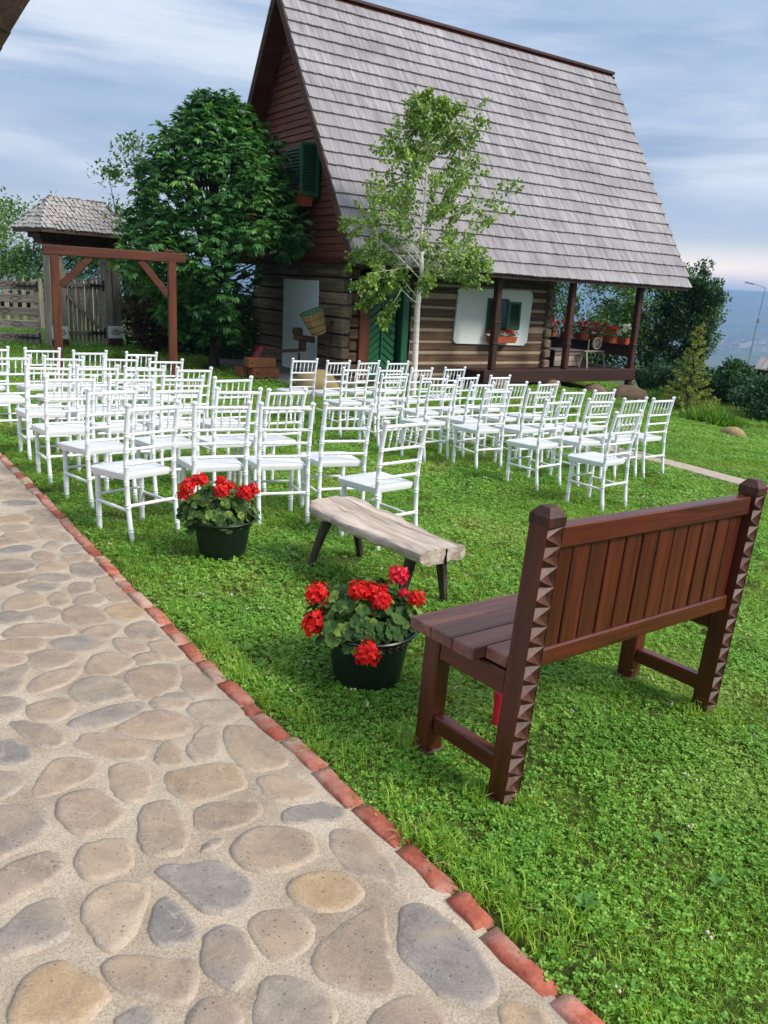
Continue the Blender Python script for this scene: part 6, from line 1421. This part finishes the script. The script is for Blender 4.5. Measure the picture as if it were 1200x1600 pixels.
# ------------------------------------------------------------------ grass
def in_house(x, y):
    p = Vector((x, y, 0)) - Vector((HO.x, HO.y, 0)); a, b = p.dot(HX), p.dot(HYV); return (-1.5 < a < 0 and -.7 < b < 4.5) or (0 <= a < 8.1 and -.9 < b < 4.2)
def build_grass():
    proto = bpy.data.collections.new('grass_tufts'); rr = random.Random(33)
    def blade(mb, p, a, lean, l, w):
        d = Vector((math.cos(a), math.sin(a), 0)); s = Vector((-d.y, d.x, 0)); b = len(mb.v)
        m_ = p + d * l * lean * .35 + Vector((0, 0, l * .6)); tpt = p + d * l * lean + Vector((0, 0, l * (1 - .35 * lean)))
        mb.v += [tuple(p - s * w / 2), tuple(p + s * w / 2), tuple(m_ + s * w * .42), tuple(m_ - s * w * .42), tuple(tpt)]; mb.f += [(b, b + 1, b + 2, b + 3), (b + 3, b + 2, b + 4)]
    def patch(i, nb, nc, hmin, hmax, rad, wid, flower=0):
        mb = MB(); cl = MB()
        for k in range(nb):
            a = rr.uniform(0, 6.28); q = math.sqrt(rr.random()) * rad; blade(mb, Vector((q * math.cos(a), q * math.sin(a), -.004)), rr.uniform(0, 6.28), rr.uniform(.15, 1.1), rr.uniform(hmin, hmax), wid * rr.uniform(.7, 1.3))
        for k in range(nc):
            a = rr.uniform(0, 6.28); q = math.sqrt(rr.random()) * rad; c = Vector((q * math.cos(a), q * math.sin(a), rr.uniform(.3, .85) * hmax)); up = Vector((rr.uniform(-.5, .5), rr.uniform(-.5, .5), 1)).normalized(); u = up.orthogonal().normalized(); v = up.cross(u); a0 = rr.uniform(0, 6); r_ = rr.uniform(.005, .0095)
            for j in range(3):
                b = a0 + j * 2.094; d = u * math.cos(b) + v * math.sin(b); s = up.cross(d); n0 = len(cl.v)
                cl.v += [tuple(c), tuple(c + d * r_ * .8 + s * r_ * .62), tuple(c + d * r_ * 1.45 + s * r_ * .3 + up * r_ * .2), tuple(c + d * r_ * 1.45 - s * r_ * .3 + up * r_ * .2), tuple(c + d * r_ * .8 - s * r_ * .62)]; cl.f += [(n0, n0 + 1, n0 + 2, n0 + 3, n0 + 4)]
        me = bpy.data.meshes.new('grass_tuft'); nv = len(mb.v); vs = mb.v + cl.v; fs = mb.f + [tuple(k + nv for k in f) for f in cl.f]
        fl = MB()
        for k in range(flower):
            a = rr.uniform(0, 6.28); q = rr.random() * rad; fl.lathe([(.001, 0), (.004, .001), (.005, .005), (.0035, .008), (.001, .009)], 6, (q * math.cos(a), q * math.sin(a), hmax * .9))
        fs2 = [tuple(k + len(vs) for k in f) for f in fl.f]; vs = vs + fl.v
        me.from_pydata(vs, [], fs + fs2); me.materials.append(M['grass']); me.materials.append(M['clover']); me.materials.append(M['clover_flower'])
        me.materials.append(M['straw']); mi = []
        for k in range(len(mb.f) // 2): mi += [3, 3] if rr.random() < .09 else [0, 0]
        me.polygons.foreach_set('material_index', mi + [1] * len(cl.f) + [2] * len(fs2)); me.update()
        o = bpy.data.objects.new('tuft_%02d' % i, me); proto.objects.link(o)
    for i in range(4): patch(i, 52, 34, .014, .034, .085, .0032)            # clover-rich turf
    for i in range(4, 7): patch(i, 100, 10, .016, .040, .085, .0028)          # finer grass
    patch(7, 60, 14, .02, .045, .085, .0032, 2)                              # clover in flower
    for i in range(8, 11): patch(i, 34, 4, .05, .13, .06, .0052)             # long edge grass
    pts, idx, scl, rot = [], [], [], []
    def add(x, y, i, s): pts.append((x, y, zg(x, y))); idx.append(i); scl.append(s); rot.append(rr.uniform(0, 6.28))
    def scatter(x0, x1, y0, y1, dens, s):
        for k in range(int((x1 - x0) * (y1 - y0) * dens)):
            x, y = rr.uniform(x0, x1), rr.uniform(y0, y1); e = edge_dist(x, y) if x < 1.5 or y < 4 else 9
            # keep to what the frame (and a step to its side) can see
            if abs(x - .04 * y) > .62 * y + 1.0 or e < .055 or walk_dist(x, y) < .2 or in_house(x, y): continue
            c = noise.noise(Vector((x * .9, y * .9, 2))); i = rr.randrange(4) if c + rr.uniform(-.35, .35) > -.05 else rr.randrange(4, 7)
            if rr.random() < .035: i = 7
            add(x, y, i, s * rr.uniform(.8, 1.2))
    scatter(-2, 4, .6, 4.2, 260, .95); scatter(-4, 6, 4.2, 7.5, 140, 1.1); scatter(-7, 9, 7.5, 12, 75, 1.4); scatter(-11, 12, 12, 17.5, 32, 1.9); scatter(-14, 14, 17.5, 27, 14, 2.6)
    for p in edge_pts(.016):
        if -1 < p.y < 8:
            e = abs(noise.noise(Vector((p.x * 2.1, p.y * 2.1, 4))))
            if rr.random() < .15 + 1.2 * e:
                q = rr.uniform(.05, .17) if rr.random() < .8 else rr.uniform(.1, .45); add(p.x + .84 * q, p.y + .55 * q, rr.randrange(8, 11), rr.uniform(.3, .85) * (1.0 if p.y < 3.6 else .7))
    for bx, by in ((.46, 2.43), (.2, 2.79), (1.46, 3.24), (1.2, 3.55)):
        for k in range(26): a = rr.uniform(0, 6.28); q = rr.uniform(.06, .13); add(bx + q * math.cos(a), by + q * math.sin(a), rr.choice((0, 1, 4, 8)), rr.uniform(.5, .9))
    me = bpy.data.meshes.new('grass'); me.from_pydata(pts, [], []); 
    for nm, ty, data in (('idx', 'INT', idx), ('scl', 'FLOAT', scl), ('rz', 'FLOAT', rot)):
        at = me.attributes.new(nm, ty, 'POINT'); at.data.foreach_set('value', data)
    o = link('grass', me); o['kind'] = 'stuff'; o['label'] = 'short mown lawn grass mixed with clover'; o['category'] = 'grass'
    ng = bpy.data.node_groups.new('grass_scatter', 'GeometryNodeTree'); ng.interface.new_socket('Geometry', in_out='INPUT', socket_type='NodeSocketGeometry'); ng.interface.new_socket('Geometry', in_out='OUTPUT', socket_type='NodeSocketGeometry')
    N, L = ng.nodes, ng.links; gi, go = N.new('NodeGroupInput'), N.new('NodeGroupOutput'); ip = N.new('GeometryNodeInstanceOnPoints'); ci = N.new('GeometryNodeCollectionInfo'); ci.inputs['Collection'].default_value = proto; ci.inputs['Separate Children'].default_value = True; ci.inputs['Reset Children'].default_value = True
    def attr(nm, ty): n = N.new('GeometryNodeInputNamedAttribute'); n.data_type = ty; n.inputs['Name'].default_value = nm; return n.outputs['Attribute']
    mp = N.new('GeometryNodeMeshToPoints'); L.new(gi.outputs[0], mp.inputs['Mesh']); L.new(mp.outputs[0], ip.inputs['Points']); L.new(ci.outputs[0], ip.inputs['Instance']); ip.inputs['Pick Instance'].default_value = True
    L.new(attr('idx', 'INT'), ip.inputs['Instance Index']); cx = N.new('ShaderNodeCombineXYZ'); L.new(attr('rz', 'FLOAT'), cx.inputs[2]); er = N.new('FunctionNodeEulerToRotation'); L.new(cx.outputs[0], er.inputs[0]); L.new(er.outputs[0], ip.inputs['Rotation']); L.new(attr('scl', 'FLOAT'), ip.inputs['Scale']); L.new(ip.outputs[0], go.inputs[0])
    md = o.modifiers.new('scatter', 'NODES'); md.node_group = ng
build_grass()
def weeds():
    for i, (x, y, s, lab) in enumerate(((.62, 1.92, 1.0, 'broad-leaved weed in the grass beside the red brick edging'), (1.05, 2.05, .8, 'broad-leaved weed in the turf at the lower right corner'), (.95, 2.25, .6, 'little round-leaved weed in the turf below the bench'), (.36, 2.32, .6, 'small broad-leaved weed next to the near bench post'))):
        rr = random.Random(500 + i); t = thing('weed', lab, 'weed', (x, y, zg(x, y)), rr.uniform(0, 6), 'weeds in the lawn'); me = None
        for k in range(6):
            mb = MB(); a = 2 * PI * k / 6 + rr.uniform(-.3, .3); d = Vector((math.cos(a), math.sin(a), rr.uniform(.35, .8))).normalized(); l = s * rr.uniform(.035, .06); leaf_quad(mb, Vector((0, 0, .02)), d, Vector((0, 0, 1)), l, l * .62, .12); mb.build('leaf', M['weed'], t, fix=False)
weeds()
